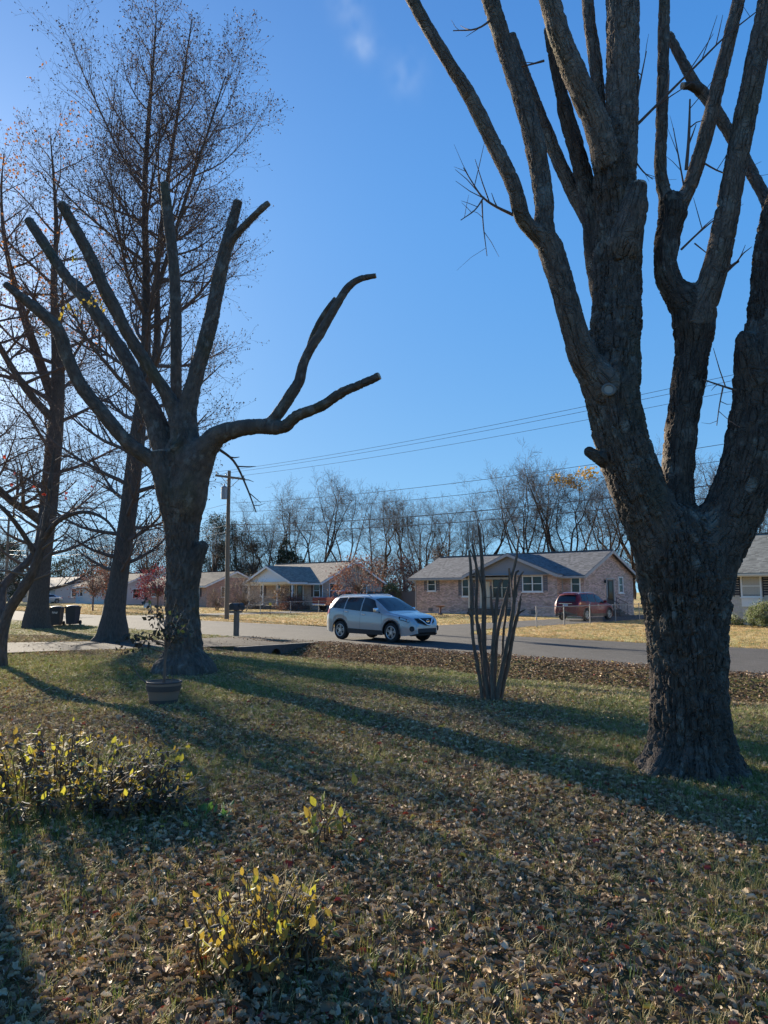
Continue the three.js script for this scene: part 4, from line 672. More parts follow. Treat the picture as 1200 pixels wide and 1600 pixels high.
// window in the local xy plane, facing +z, centred on x, sill at y
function windowUnit(parent, x, y, z, w, h, o = {}) {
  const turn = o.turn ?? 0, put = g => { if (turn) g.rotateY(turn); g.translate(x, y, z); return g; }, f = o.frame ?? .075, fm = o.mat ?? M.white, two = o.double ? [-w / 4, w / 4] : [0], pw = o.double ? w / 2 : w;
  const fr = [box(w + f, f, .07, 0, h + f / 2, .035), box(w + f, f, .07, 0, -f / 2, .035), box(f, h, .068, -w / 2, h / 2, .034), box(f, h, .068, w / 2, h / 2, .034)]; if (o.double) fr.push(box(f, h, .066, 0, h / 2, .033));
  const win = part(parent, 'window', put(merge(fr)), fm);
  for (const cx of two) {
    part(win, 'sash_bar', put(box(pw - f, .045, .05, cx, h / 2, .03)), fm);
    for (const cy of [h * .25, h * .75]) part(win, 'pane', put(box(pw - f, h / 2 - .045, .012, cx, cy, .012)), o.glass ?? M.glass);
    if (o.grid) part(win, 'muntin', put(merge([box(.02, h, .03, cx, h / 2, .022), box(pw - f, .02, .028, cx, h * .25, .021), box(pw - f, .02, .028, cx, h * .75, .021)])), fm);
    if (o.curtain) part(win, 'curtain', put(merge([-.39, -.235, -.08, .075, .23, .385].map((k, i) => box(pw * .15, h - .1, .012, cx + k * pw, h / 2, .022)))), M.curtain);
  }
  part(win, 'sill', put(box(w + f + .1, .06, .11, 0, -f - .03, .055)), o.sill ?? fm);
  if (o.shutter) for (const s of [-1, 1]) { if (o.one && s !== o.one) continue; const sw = o.sw ?? .34, sh = part(parent, 'shutter', put(merge([box(.05, h + .1, .03, s * (w / 2 + f + .025), h / 2, .015), box(.05, h + .1, .03, s * (w / 2 + f + sw - .025), h / 2, .015), ...Array.from({ length: Math.round(h / .13) }, (_, i) => { const g = box(sw - .1, .1, .014, 0, 0, 0); g.rotateX(-.35); g.translate(s * (w / 2 + f + sw / 2), .02 + (i + .5) * h / Math.round(h / .13), .014); return g; })])), o.shutter); }
  return win;
}
function houseAt(name, label, a0, a1, s0, y = -.15) { const c = AS((a0 + a1) / 2, s0, y); return thing(name, label, 'house', [c.x, y, c.z], TURN); }
// simple gabled body: w along x, d deep (towards -z), front wall at z = 0
function body(root, w, d, eave, ridge, wallM, roofM, o = {}) {
  const T = .2, ov = o.ov ?? .45, pitch = (ridge - eave) / (d / 2);
  part(root, 'wall', box(w, eave, T, 0, eave / 2, -T / 2), wallM); part(root, 'wall', box(w, eave, T, 0, eave / 2, -d + T / 2), wallM);
  for (const s of [-1, 1]) { const g = polyPrism([[-d + T, 0], [-T, 0], [-T, eave + pitch * T], [-d / 2, ridge], [-d + T, eave + pitch * T]], T); g.rotateY(-Math.PI / 2); g.translate(s > 0 ? w / 2 : -w / 2 + T, 0, 0); part(root, 'wall', g, wallM); }
  const drop = pitch * ov, re = o.rake ?? .35;
  const roof = part(root, 'roof', merge([slope(-w / 2 - re, w / 2 + re, ov, eave - drop + .02, -d / 2, ridge + .02), slope(-w / 2 - re, w / 2 + re, -d - ov, eave - drop + .02, -d / 2, ridge + .02)]), roofM);
  part(roof, 'ridge_cap', box(w + 2 * re, .05, .26, 0, ridge + .135, -d / 2), roofM);
  part(roof, 'fascia', box(w + 2 * re, .17, .03, 0, eave - drop - .03, ov + .012), o.trim ?? M.white);
  part(roof, 'soffit', box(w, .02, ov - .01, 0, eave - drop - .09, ov / 2), o.trim ?? M.white);
  for (const s of [-1, 1]) { const L = Math.hypot(d / 2 + ov, ridge - eave + drop), an = Math.atan2(ridge - eave + drop, d / 2 + ov); for (const q of [1, -1]) { const g = box(.035, .19, L, 0, 0, 0); g.rotateX(q * an); g.translate(s * (w / 2 + re + .012), (eave - drop + ridge) / 2 - .03, -d / 2 + q * (d / 2 + ov) / 2); part(roof, 'rake_board', g, o.trim ?? M.white); } }
  part(roof, 'gutter', box(w + 2 * re, .1, .09, 0, eave - drop - .01, ov + .075), o.trim ?? M.white);
  for (const x of o.spouts ?? []) part(root, 'downspout', merge([box(.07, eave - .1, .06, x, (eave - .1) / 2, .04), bar(V(x, eave - .12, .04), V(x, eave - drop - .05, ov), .035, .035, 6)]), o.trim ?? M.white);
}
function crossGable(root, x, w, out, back, eave, peak, roofM, sideM, trim, boards) {
  const ov = .35, hw = w / 2 + .3, p = (peak - eave) / (w / 2), ye = eave - p * .3, th = .09, g = [];
  for (const s of [-1, 1]) { const q = slope(-ov - out, back, s * hw, ye + .03, 0, peak + .03); q.rotateY(Math.PI / 2); q.translate(x, 0, 0); g.push(q); }
  const roof = part(root, 'porch_roof', merge(g), roofM);
  const L = Math.hypot(hw, peak - ye), an = Math.atan2(peak - ye, hw);
  for (const s of [-1, 1]) { const q = box(L, .2, .035); q.rotateZ(-s * an); q.translate(x + s * hw / 2, (peak + ye) / 2 - .03, out + ov + .012); part(roof, 'rake_board', q, trim); part(roof, 'fascia', box(.03, .17, out + ov, x + s * (hw + .012), ye - .03, (out + ov) / 2), trim); }
  const tri = part(root, 'gable_wall', (() => { const q = polyPrism([[-w / 2, 0], [w / 2, 0], [0, peak - eave]], .12); q.translate(x, eave, out - .12); return q; })(), sideM);
  if (boards) { const n = Math.floor((peak - eave) / boards); for (let i = 0; i < n; i++) { const y0 = i * boards, wb = w * (1 - (y0 + boards) / (peak - eave)), wt = wb; if (wt < .2) continue; const q = box(wt, boards - .012, .02, x, eave + y0 + boards / 2, 0); q.translate(0, 0, 0); const pos = q.attributes.position; for (let k = 0; k < pos.count; k++) pos.setZ(k, pos.getZ(k) + out + .014 + (pos.getY(k) < eave + y0 + boards / 2 ? .014 : 0)); q.computeVertexNormals(); part(tri, 'siding_board', q, sideM); } }
  part(roof, 'soffit', box(w, .02, out > 0 ? out + ov - .02 : .3, x, eave - .012, (out + ov) / 2), trim);
  return roof;
}
function rail(parent, pts, h, mat) { const g = []; for (let i = 0; i + 1 < pts.length; i++) { const a = pts[i], b = pts[i + 1], n = Math.max(2, Math.round(a.distanceTo(b) / .14)); g.push(bar(a.clone().setY(a.y + h), b.clone().setY(b.y + h), .02, .02, 5), bar(a.clone().setY(a.y + .1), b.clone().setY(b.y + .1), .014, .014, 5)); for (let k = 0; k <= n; k++) { const p = a.clone().lerp(b, k / n); g.push(bar(p.clone().setY(p.y + .05), p.clone().setY(p.y + h), k % n ? .008 : .02, k % n ? .008 : .02, 5)); } } return part(parent, 'railing', merge(g), mat); }
const fa = (px, s) => { const r = (px - 600) / FPX; return s * (r - 1) / (1 + r); };   // along-road place of a pixel column on a front at s
{ // pink brick house
  const s0 = 45.8, a0 = -42.1, a1 = -26.3, w = a1 - a0, mid = (a0 + a1) / 2, root = houseAt('brick_house', 'pink brick ranch house with grey shingle roof and siding gable, red car in its driveway', a0, a1, s0, -.15), X = px => fa(px, s0) - mid, d = 7.2;
  body(root, w, d, 3.0, 4.68, M.brickPink, M.roofGrey, { trim: M.trimGrey, spouts: [-w / 2 + .12, X(878)] });
  crossGable(root, X(803) + .1, 7.9, .7, 3.4, 3.0, 4.5, M.roofGrey, M.sidingGrey, M.trimGrey, .13);
  // the projecting room right of the porch
  const xl = X(805), xr = X(877);
  part(root, 'wall', box(xr - xl, 3.0, .68, (xl + xr) / 2, 1.5, .34), M.brickPink);
  part(root, 'porch_floor', box(xl - X(738) + .0, .5, .66, (xl + X(738)) / 2, .25, .34), M.concretePlain);
  for (const px of [740, 762]) part(root, 'porch_post', box(.1, 2.5, .1, X(px), 1.75, .62), M.cream);
  rail(root, [V(X(763), .5, .6), V(xl - .05, .5, .6)], .85, M.iron);
  windowUnit(root, X(674.5), 1.88, 0, .82, .95, { shutter: M.shutterBlue }); windowUnit(root, X(730), 1.45, 0, 1.0, 1.38, { shutter: M.shutterBlue });
  windowUnit(root, X(784), 1.35, .0, 1.75, 1.45, { double: 1, mat: M.cream }); part(root, 'door', box(.95, 2.05, .06, X(757), 1.53, .03), M.cream);
  windowUnit(root, X(839.5), 1.83, .68, 1.65, 1.02, { double: 1, shutter: M.shutterBlue }); windowUnit(root, X(898.5), 1.75, 0, .66, 1.1, {});
  for (const [px, z] of [[672, 0], [840, .68]]) { const v = part(root, 'vent', box(.42, .22, .03, X(px), .32, z + .015), M.vent); part(v, 'grille', merge([-1, 0, 1].map(k => box(.4, .02, .02, X(px), .32 + k * .06, z + .035))), M.trimGrey); }
  // right end wall: storm door, small window, steps
  const ez = s => -(s - s0), xe = w / 2;
  windowUnit(root, xe, 1.75, ez(51.0), .62, 1.05, { turn: Math.PI / 2 });
  const dr = part(root, 'door', box(.05, 2.05, .95, xe + .03, 1.58, ez(49.4)), M.doorDark); part(dr, 'frame', merge([box(.07, 2.15, .08, xe + .035, 1.6, ez(48.88)), box(.07, 2.15, .08, xe + .035, 1.6, ez(49.92)), box(.07, .08, 1.12, xe + .035, 2.7, ez(49.4))]), M.trimGrey); part(dr, 'pane', box(.015, 1.3, .6, xe + .064, 1.85, ez(49.4)), M.glass); for (let k = 0; k < 4; k++) part(dr, 'bar', box(.015, 1.3, .018, xe + .078, 1.85, ez(49.15 + k * .166)), M.iron);
  for (let k = 0; k < 3; k++) part(root, 'step', box(1.1 - k * .3, .17, 1.3, xe + .55 - k * .15 + .01, .085 + k * .17, ez(49.4)), M.concretePlain);
  rail(root, [V(xe + 1.0, .1, ez(50.05)), V(xe + .15, .5, ez(50.05))], .85, M.iron); rail(root, [V(xe + 1.0, .1, ez(48.75)), V(xe + .15, .5, ez(48.75))], .85, M.iron);
  const lamp = part(root, 'porch_lantern', merge([rbox(.1, .22, .12, .02, xe + .1, 2.5, ez(48.6)), box(.1, .03, .03, xe + .05, 2.62, ez(48.6))]), M.iron);
}
{ // white porch house
  const s0 = 46.2, a0 = -67.2, a1 = -54.7, w = a1 - a0, mid = (a0 + a1) / 2, root = houseAt('brick_house', 'tan brick ranch house with a white columned porch and shallow brown roof', a0, a1, s0, -.15), X = px => fa(px, s0) - mid, d = 8.2;
  body(root, w, d, 2.75, 4.75, M.brickTan, M.roofTan, { trim: M.white, spouts: [X(505)] });
  const px0 = X(420), px1 = X(486), cx = (px0 + px1) / 2, out = 2.2, pw = px1 - px0;
  crossGable(root, cx - .4, pw + .3, out, 3.2, 2.75, 4.25, M.roofTan, M.white, M.white, 0);
  part(root, 'porch_floor', box(pw + .4, .42, out, cx - .3, .21, out / 2), M.concretePlain);
  part(root, 'porch_beam', box(pw + .3, .2, .2, cx - .4, 2.63, out - .12), M.white);
  for (let k = 0; k < 4; k++) { const x = px0 - .35 + k * (pw + .1) / 3 - (k ? 0 : 0), c = part(root, 'column', new THREE.CylinderGeometry(.085, .1, 2.1, 14).translate(x, 1.47, out - .12), M.white); part(c, 'capital', box(.26, .08, .26, x, 2.53, out - .12), M.white); part(c, 'plinth', box(.28, .08, .28, x, .46, out - .12), M.white); }
  for (let k = 0; k < 3; k++) part(root, 'step', box(1.5, .14, .9 - .28 * k, px0 + .5, .07 + .14 * k, out + .45 - .14 * k), M.concretePlain);
  windowUnit(root, X(411), 1.35, 0, .55, 1.15, { shutter: M.doorDark, one: 1 }); windowUnit(root, X(436), 1.0, 0, .8, 1.5, { mat: M.cream }); windowUnit(root, X(458), .95, 0, .8, 1.55, { mat: M.cream });
  const dr = part(root, 'door', box(.95, 2.05, .06, X(470), 1.45, .03), M.doorDark); part(dr, 'pane', box(.6, 1.2, .02, X(470), 1.75, .07), M.glass); part(dr, 'frame', merge([box(.09, 2.1, .08, X(470) - .52, 1.46, .04), box(.09, 2.1, .08, X(470) + .52, 1.46, .04)]), M.white);
  windowUnit(root, X(496), 1.3, 0, .9, 1.15, { shutter: M.doorDark });
  windowUnit(root, w / 2, 1.25, -1.6, 1.25, 1.3, { turn: Math.PI / 2, grid: 1 }); windowUnit(root, w / 2, 1.25, -5.5, .9, 1.2, { turn: Math.PI / 2, grid: 1 });
  rail(root, [V(px0 + 1.5, .42, out - .15), V(px1 - .5, .42, out - .15)], .8, M.iron);
}
{ // pink end-gabled house half behind the pole
  const s0 = 46, a0 = -90, a1 = -75, w = 15, root = houseAt('brick_house', 'rose brick house with dark roof seen gable end on, behind the utility pole', a0, a1, s0, -.25);
  body(root, w, 7.8, 2.65, 4.25, M.brickRose, M.roofDark, { trim: M.white }); windowUnit(root, w / 2, 1.3, -2.4, .9, 1.1, { turn: Math.PI / 2, grid: 1 }); windowUnit(root, w / 2, 1.3, -5.4, .9, 1.1, { turn: Math.PI / 2 });
  part(root, 'gable_siding', (() => { const g = polyPrism([[-1.5, 0], [1.5, 0], [0, .6]], .05); g.rotateY(Math.PI / 2); g.translate(w / 2 + .005, 3.55, -3.9); return g; })(), M.cream);
  for (const x of [-5, -1.5, 2, 5.5]) windowUnit(root, x, 1.3, 0, 1, 1.15, { shutter: M.shutterBlack });
}
{ const w = 15, root = houseAt('siding_house', 'white siding house behind the red leaved tree', -112, -97, 46.2, -.2);
  body(root, w, 7.8, 2.7, 4.4, M.sidingWhite, M.roofDark, { trim: M.white }); for (const x of [-5.5, -1.5, 2, 5.5]) windowUnit(root, x, 1.2, 0, 1, 1.2, {}); windowUnit(root, w / 2, 1.0, -2.2, 1.1, 1.2, { turn: Math.PI / 2 }); windowUnit(root, w / 2, 1.2, -5.0, 1.0, 1.3, { turn: Math.PI / 2 });
  part(root, 'door', box(.06, 2, .95, w / 2 + .03, 1.2, -3.7), M.white); for (let k = 0; k < 2; k++) part(root, 'step', box(.9 - .3 * k, .17, 1.2, w / 2 + .46 - .15 * k, .09 + .17 * k, -3.7), M.concretePlain); }
{ const w = 14, root = houseAt('siding_house', 'grey siding house with beige roof and tall white window', -133.6, -119.6, 46, -.2);
  body(root, w, 8.4, 2.45, 4.25, M.sidingPale, M.roofBeige, { trim: M.white }); windowUnit(root, w / 2, 1.05, -3.0, .85, 1.25, { turn: Math.PI / 2, frame: .14 }); for (const x of [-4, 0, 4.5]) windowUnit(root, x, 1.0, 0, 1, 1.2, {}); }
{ const w = 14, root = houseAt('siding_house', 'distant pale house at the end of the street', -165, -151, 46, -.2);
  body(root, w, 8, 2.6, 4.3, M.sidingPale, M.roofBeige, {}); for (const x of [-4, 0, 4.5]) windowUnit(root, x, 1.0, 0, 1, 1.2, {}); }
{ // white brick house at the right
  const a0 = -16.6, a1 = -2.5, w = a1 - a0, s0 = 40.9, mid = (a0 + a1) / 2, X = px => fa(px, s0) - mid, root = houseAt('brick_house', 'white painted brick house with black shutters behind the huge maple', a0, a1, s0, -.15);
  body(root, w, 8, 2.9, 4.95, M.brickWhite, M.roofOlive, { trim: M.cream, ov: .5 });
  const win = windowUnit(root, X(1171), 1.55, 0, .95, 1.02, { curtain: 1, shutter: M.shutterBlack, sw: .36 }); part(win, 'apron_panel', box(1.02, .42, .04, X(1171), 1.2, .02), M.white); windowUnit(root, X(1171) + 4.5, 1.4, 0, 1.6, 1.3, { double: 1, shutter: M.shutterBlack });
}
{ // board fence between the houses
  const root = thing('board_fence', 'weathered grey board fence between the two brick houses', 'fence', [0, 0, 0]); const A = AS(-54.4, 52, -.12), B = AS(-42.4, 52, -.12), n = 80;
  for (let i = 0; i < n; i++) { const p = A.clone().lerp(B, (i + .5) / n), g = box(.14, 1.7 + (i % 5) * .012, .02); g.rotateY(TURN); g.translate(p.x, .78, p.z); part(root, 'board', g, M.woodGrey); }
  for (const y of [.2, 1.3]) { const g = box(12, .09, .04); g.rotateY(TURN); const c = A.clone().lerp(B, .5).add(V(.03, 0, -.03)); g.translate(c.x, y, c.z); part(root, 'rail', g, M.woodGrey); }
}
// ------------------------------------------------------------------ chain link fences
function chainFence(label, a, ss, h, end) {
  const root = thing('chain_fence', label, 'fence', [0, 0, 0]), P = ss.map(s => AS(a, s)); P.forEach(p => { p.y = H(p.x, p.z); });
  for (const p of P) { const g = part(root, 'post', bar(p.clone().setY(p.y - .2), p.clone().setY(p.y + h + .03), .03, .03, 8), M.steel); part(g, 'cap', new THREE.SphereGeometry(.035, 8, 6).translate(p.x, p.y + h + .04, p.z), M.steel); }
  const A = P[0], B = P[P.length - 1]; part(root, 'top_rail', bar(A.clone().setY(A.y + h), B.clone().setY(B.y + h), .021, .021, 8), M.steel);
  const L = A.distanceTo(B), n = Math.round(L / .075), t = new Tubes(), at = (l, y) => { const q = A.clone().lerp(B, clamp(l / L)); q.y += y; return q; };
  for (let i = -15; i < n; i++) for (const s of [0, 1]) { let l0 = i * .075, l1 = l0 + h * .9, y0 = .04, y1 = h - .02; const c0 = clamp(l0, 0, L), c1 = clamp(l1, 0, L); if (c1 - c0 < .02) continue; const f = l => { const k = (l - l0) / (l1 - l0); return s ? lerp(y1, y0, k) : lerp(y0, y1, k); }; t.add([at(c0, f(c0)), at(c1, f(c1))], [.0006, .0006], 3, false); }
  part(root, 'wire_mesh', t.geo(), M.steel); return root;
}
chainFence('low chain link fence beside the pink house driveway', -21.1, [32, 34.6, 37.3, 40.2, 43.2, 46.2], 1.0);
chainFence('low chain link fence beside the white porch house driveway', -48.3, [34.5, 37.5, 40.5, 43.5], .95);
// ------------------------------------------------------------------ utility poles and wires
M.pole = new THREE.MeshStandardMaterial({ color: new THREE.Color().setRGB(.20, .155, .11), bumpMap: barkBump, bumpScale: .006, roughness: .95 }); M.wire = plain(.10, .10, .105, .5, .3); M.porcelain = plain(.32, .31, .30, .3); M.tank = plain(.30, .31, .32, .5, .3);
const POLE_A = [-84.5, -42, 3], HEADS = [];
POLE_A.forEach((a, i) => {
  const p = AS(a, 27.3), y = H(p.x, p.z), h = 9.9, root = thing('utility_pole', ['wooden utility pole at the far end of the street', 'wooden utility pole with crossarm and grey transformer, across the road', 'wooden utility pole further along the road past the white brick house'][i], 'utility pole', [p.x, y, p.z], TURN);
  const t = new Tubes(); t.add([0, .25, .5, .75, 1].map(k => V(.04 * Math.sin(k * 5 + i), -.5 + (h + .5) * k, .03 * k)), [.16, .15, .14, .125, .11], 12, true, .05); part(root, 'pole', t.geo(), M.pole);
  const arm = part(root, 'crossarm', merge([box(.11, .13, 2.3, .1, h - .45, 0), bar(V(.1, h - .5, .7), V(.1, h - 1.1, .05), .018, .018, 5), bar(V(.1, h - .5, -.7), V(.1, h - 1.1, -.05), .018, .018, 5)]), M.pole);
  const zs = [-1.05, .35, 1.05], head = []; for (const z of zs) { part(arm, 'insulator', new THREE.LatheGeometry([[0, 0], [.03, 0], [.03, .05], [.06, .06], [.035, .1], [.05, .13], [.02, .18], [0, .18]].map(q => new THREE.Vector2(...q)), 8).translate(.1, h - .39, z), M.porcelain); head.push(V(.1, h - .2, z)); }
  if (i === 1) { const tk = part(root, 'transformer', new THREE.CylinderGeometry(.21, .21, .78, 16).translate(-.02, h - 1.55, .38), M.tank); part(tk, 'lid', new THREE.CylinderGeometry(.12, .225, .08, 16).translate(-.02, h - 1.12, .38), M.tank); part(tk, 'bushing', merge([new THREE.CylinderGeometry(.03, .04, .2, 8).translate(-.08, h - 1.0, .36), new THREE.CylinderGeometry(.03, .04, .2, 8).translate(.06, h - 1.0, .42)]), M.porcelain); part(tk, 'bracket', box(.06, .5, .14, 0, h - 1.55, .16), M.iron); }
  head.push(V(.18, 7.7, 0), V(.18, 7.1, 0), V(.18, 6.25, 0), V(.18, 5.8, 0)); root.updateMatrixWorld(true); HEADS.push(head.map(q => q.applyMatrix4(root.matrixWorld)));
});
const WNAME = ['outer line wire on the crossarm', 'middle line wire on the crossarm', 'inner line wire on the crossarm', 'neutral wire below the crossarm', 'thin service cable below the transformer', 'upper black communication cable', 'lower black communication cable'];
for (let i = 0; i + 1 < HEADS.length; i++) HEADS[i].forEach((A, k) => {
  const B = HEADS[i + 1][k], n = 24, P = [], sag = k < 3 ? .5 : .7, r = k < 3 ? .009 : k < 5 ? .011 : .02; for (let j = 0; j <= n; j++) { const t = j / n, p = A.clone().lerp(B, t); p.y -= sag * 4 * t * (1 - t); P.push(p); }
  const t = new Tubes(); t.add(P, P.map(() => r), 5, false); const m = part(scene, numbered('overhead_wire'), t.geo(), M.wire); tag(m, WNAME[k] + (i ? ', right of the transformer pole' : ', left of the transformer pole'), 'wire', 'overhead wires along the road');
});
// ------------------------------------------------------------------ vehicles
M.tyre = plain(.018, .018, .019, .85); M.alloy = plain(.55, .56, .58, .3, .9); M.plastic = plain(.025, .025, .027, .6); M.chrome = plain(.75, .75, .77, .12, 1); M.carGlass = new THREE.MeshPhysicalMaterial({ color: new THREE.Color().setRGB(.018, .022, .028), roughness: .04, specularIntensity: 1 }); M.lampGlass = new THREE.MeshPhysicalMaterial({ color: new THREE.Color().setRGB(.30, .32, .34), roughness: .12, metalness: .7, clearcoat: 1 }); M.tail = new THREE.MeshPhysicalMaterial({ color: new THREE.Color().setRGB(.42, .03, .025), roughness: .12, clearcoat: 1 }); M.plate = plain(.55, .56, .58, .5);
const paint = (r, g, b, metal = .5) => new THREE.MeshPhysicalMaterial({ color: new THREE.Color().setRGB(r, g, b), roughness: .34, metalness: metal, clearcoat: 1, clearcoatRoughness: .06 });
M.silver = paint(.40, .41, .41, .35); M.redPaint = Object.assign(paint(.13, .006, .010, 0), { clearcoat: .3, roughness: .5, specularIntensity: .5 }); M.truckRed = paint(.30, .016, .014, .1); M.sedanGrey = paint(.40, .42, .44, .5);
const curve = pts => x => { if (x <= pts[0][0]) return pts[0][1]; for (let i = 1; i < pts.length; i++) if (x <= pts[i][0]) { const [a, p] = pts[i - 1], [b, q] = pts[i], t = (x - a) / (b - a); return lerp(p, q, t); } return pts[pts.length - 1][1]; };
const soft = (f, w = .05) => x => (f(x - 2 * w) + 2 * f(x - w) + 3 * f(x) + 2 * f(x + w) + f(x + 2 * w)) / 9;
function wheel(parent, x, z, R, spokes) {
  const s = Math.sign(z), w = part(parent, 'wheel', (() => { const g = new THREE.LatheGeometry([[R * .62, -.1], [R * .9, -.11], [R * .985, -.085], [R, -.05], [R, .05], [R * .985, .085], [R * .9, .11], [R * .64, .105]].map(p => new THREE.Vector2(...p)), 36); g.rotateX(Math.PI / 2); g.translate(x, R, z); return g; })(), M.tyre);
  part(w, 'barrel', (() => { const g = new THREE.CylinderGeometry(R * .64, R * .6, .17, 28, 1); g.rotateX(Math.PI / 2); g.translate(x, R, z - s * .02); return g; })(), M.plastic);
  const rim = [new THREE.TorusGeometry(R * .63, .016, 8, 32).translate(x, R, z + s * .095), new THREE.CylinderGeometry(.06, .07, .04, 14).rotateX(Math.PI / 2).translate(x, R, z + s * .085)];
  for (let k = 0; k < spokes; k++) for (const o of [-.055, .055]) { const a = k / spokes * 6.283 + .2, g = box(R * .56, .024, .03); g.translate(R * .34, 0, 0); g.rotateZ(a + o); g.translate(x + Math.cos(a + 1.57) * o * .35, R + Math.sin(a + 1.57) * o * .35, z + s * .078); rim.push(g); }
  part(w, 'rim', merge(rim), M.alloy); return w;
}
function car(name, label, cat, c, P) {
  const root = thing(name, label, cat, [0, 0, 0]), zc = soft(curve(c.top), .06), zs = soft(curve(c.belt), .06), wm = soft(curve(c.wide), .04), wr = soft(curve(c.roofW), .06), xs = c.axles, Ra = c.R + .065;
  const zb = x => { let b = soft(curve(c.under), .04)(x); for (const a of xs) { const d = Math.abs(x - a); if (d < Ra) b = Math.max(b, c.R + Math.sqrt(Ra * Ra - d * d) - .01); } return b; };
  const sec = x => { const b = zb(x), s = Math.max(zs(x), b + .05), W = wm(x), t = Math.max(zc(x), s + .02), cab = clamp((t - s) / .5), r = wr(x), low = (b - .2) / .4; return [[W * (.965 + .02 * clamp(low)), b], [W * .985, lerp(b, s, .22)], [W, lerp(b, s, .5)], [W * .985, lerp(b, s, .8)], [W * .955, s], [lerp(lerp(W * .93, r, .5), lerp(W * .955, r, .5) + .03, cab), lerp(s, t - .05, .5)], [r, lerp(t - .015, t - .055, cab)], [r * .62, t - .008], [0, t]]; };
  const surf = (x, t) => { const S = sec(x), k = Math.min(7, Math.floor(t)), f = t - k; const a = S[k], b = S[k + 1]; return [lerp(a[0], b[0], f), lerp(a[1], b[1], f)]; };
  const x0 = c.top[0][0], x1 = c.top[c.top.length - 1][0], nx = c.nx ?? 150, xsn = []; for (let i = 0; i <= nx; i++) { const u = i / nx; xsn.push(lerp(x0, x1, u + .055 * Math.sin(u * 6.2832) * -1)); }
  const patch = (xa, xb, ta, tb, off, ni, nj, side) => {           // piece of the skin, lifted by off; xa, xb may depend on t
    const p = [], ix = []; for (let j = 0; j <= nj; j++) for (let i = 0; i <= ni; i++) { const t = lerp(ta, tb, j / nj), A = typeof xa === 'function' ? xa(j / nj) : xa, B = typeof xb === 'function' ? xb(j / nj) : xb, x = lerp(A, B, i / ni), q = surf(x, t), q1 = surf(x, Math.min(8, t + .05)), q2 = surf(x + .03, t), tz = q1[0] - q[0], ty = q1[1] - q[1], n = V(-(q2[1] - q[1]) * tz + (q2[0] - q[0]) * ty, -tz * .03, ty * .03); n.normalize(); if (n.z < 0 && Math.abs(n.y) < .5) n.negate(); if (n.y < 0 && Math.abs(n.y) >= .5) n.negate(); p.push(x + n.x * off, q[1] + n.y * off, side * (q[0] + n.z * off)); if (i < ni && j < nj) { const k = j * (ni + 1) + i; ix.push(k, k + 1, k + ni + 1, k + 1, k + ni + 2, k + ni + 1); } }
    const g = new THREE.BufferGeometry(); g.setAttribute('position', new THREE.Float32BufferAttribute(p, 3)); if (side < 0) for (let i = 0; i < ix.length; i += 3) [ix[i], ix[i + 1]] = [ix[i + 1], ix[i]]; g.setIndex(ix); g.computeVertexNormals(); g.setAttribute('uv', new THREE.Float32BufferAttribute(new Float32Array(p.length / 3 * 2), 2)); return g;
  };
  { // skin
    const T = []; for (let k = 0; k < 8; k++) for (let q = 0; q < 3; q++) T.push(k + q / 3); T.push(8);
    const full = [...T.map(t => [t, 1]), ...T.slice(0, -1).reverse().map(t => [t, -1])], m = full.length, p = [], ix = [];
    for (const x of xsn) for (const [t, s] of full) { const q = surf(x, t); p.push(x, q[1], s * q[0]); }
    for (let i = 0; i < nx; i++) for (let j = 0; j + 1 < m; j++) { const k = i * m + j; ix.push(k, k + 1, k + m, k + 1, k + m + 1, k + m); }
    for (const i of [0, nx]) { const b = p.length / 3, y = (p[i * m * 3 + 1] + zc(xsn[i])) / 2; p.push(xsn[i], y, 0); for (let j = 0; j + 1 < m; j++) i ? ix.push(b, i * m + j, i * m + j + 1) : ix.push(b, i * m + j + 1, i * m + j); }
    const g = new THREE.BufferGeometry(); g.setAttribute('position', new THREE.Float32BufferAttribute(p, 3)); g.setIndex(ix); g.computeVertexNormals(); part(root, 'body', g, P.paint);
  }
  part(root, 'underbody', merge([box(xs[0] - xs[1] - 2 * Ra + .02, .34, 1.5, (xs[0] + xs[1]) / 2, .42, 0), box(x1 - x0 - .5, .3, 1.05, 0, .55, 0)]), M.plastic);
  for (const a of xs) for (const s of [-1, 1]) { wheel(root, a, s * (wm(a) - .115), c.R, c.spokes ?? 5); }
  for (const s of [-1, 1]) {
    for (const a of xs) { const g = new THREE.TorusGeometry(Ra + .012, .026, 6, 26, Math.PI * 1.06); g.rotateZ(-.09); g.scale(1, 1, .7); g.translate(a, c.R, s * (wm(a) * .985)); part(root, 'arch_trim', g, P.trim ?? M.plastic); }
    part(root, 'sill_trim', patch(xs[1] + Ra + .02, xs[0] - Ra - .02, 0, 1.0, .008, 14, 3, s), P.trim ?? M.plastic);
    for (const [a, b, a2, b2] of c.sideGlass) part(root, 'side_window', patch(t => lerp(a, a2, t), t => lerp(b, b2, t), 4.12, 5.86, .006, 8, 6, s), M.carGlass);
    for (const x of c.seams ?? []) part(root, 'door_seam', patch(x - .004, x + .004, 1.1, 4, .003, 1, 10, s), M.plastic);
    for (const x of c.handles ?? []) { const q = surf(x, 3.5); part(root, 'door_handle', rbox(.2, .035, .03, .012, x, q[1], s * (q[0] + .018)), c.handleMat ?? P.paint); }
    if (c.mirror) { const q = surf(c.mirror, 4.2); part(root, 'mirror', merge([rbox(.12, .16, .22, .05, c.mirror, q[1] + .09, s * (q[0] + .12)), box(.05, .04, .1, c.mirror + .02, q[1] + .02, s * (q[0] + .03))]), P.mirror ?? P.paint); }
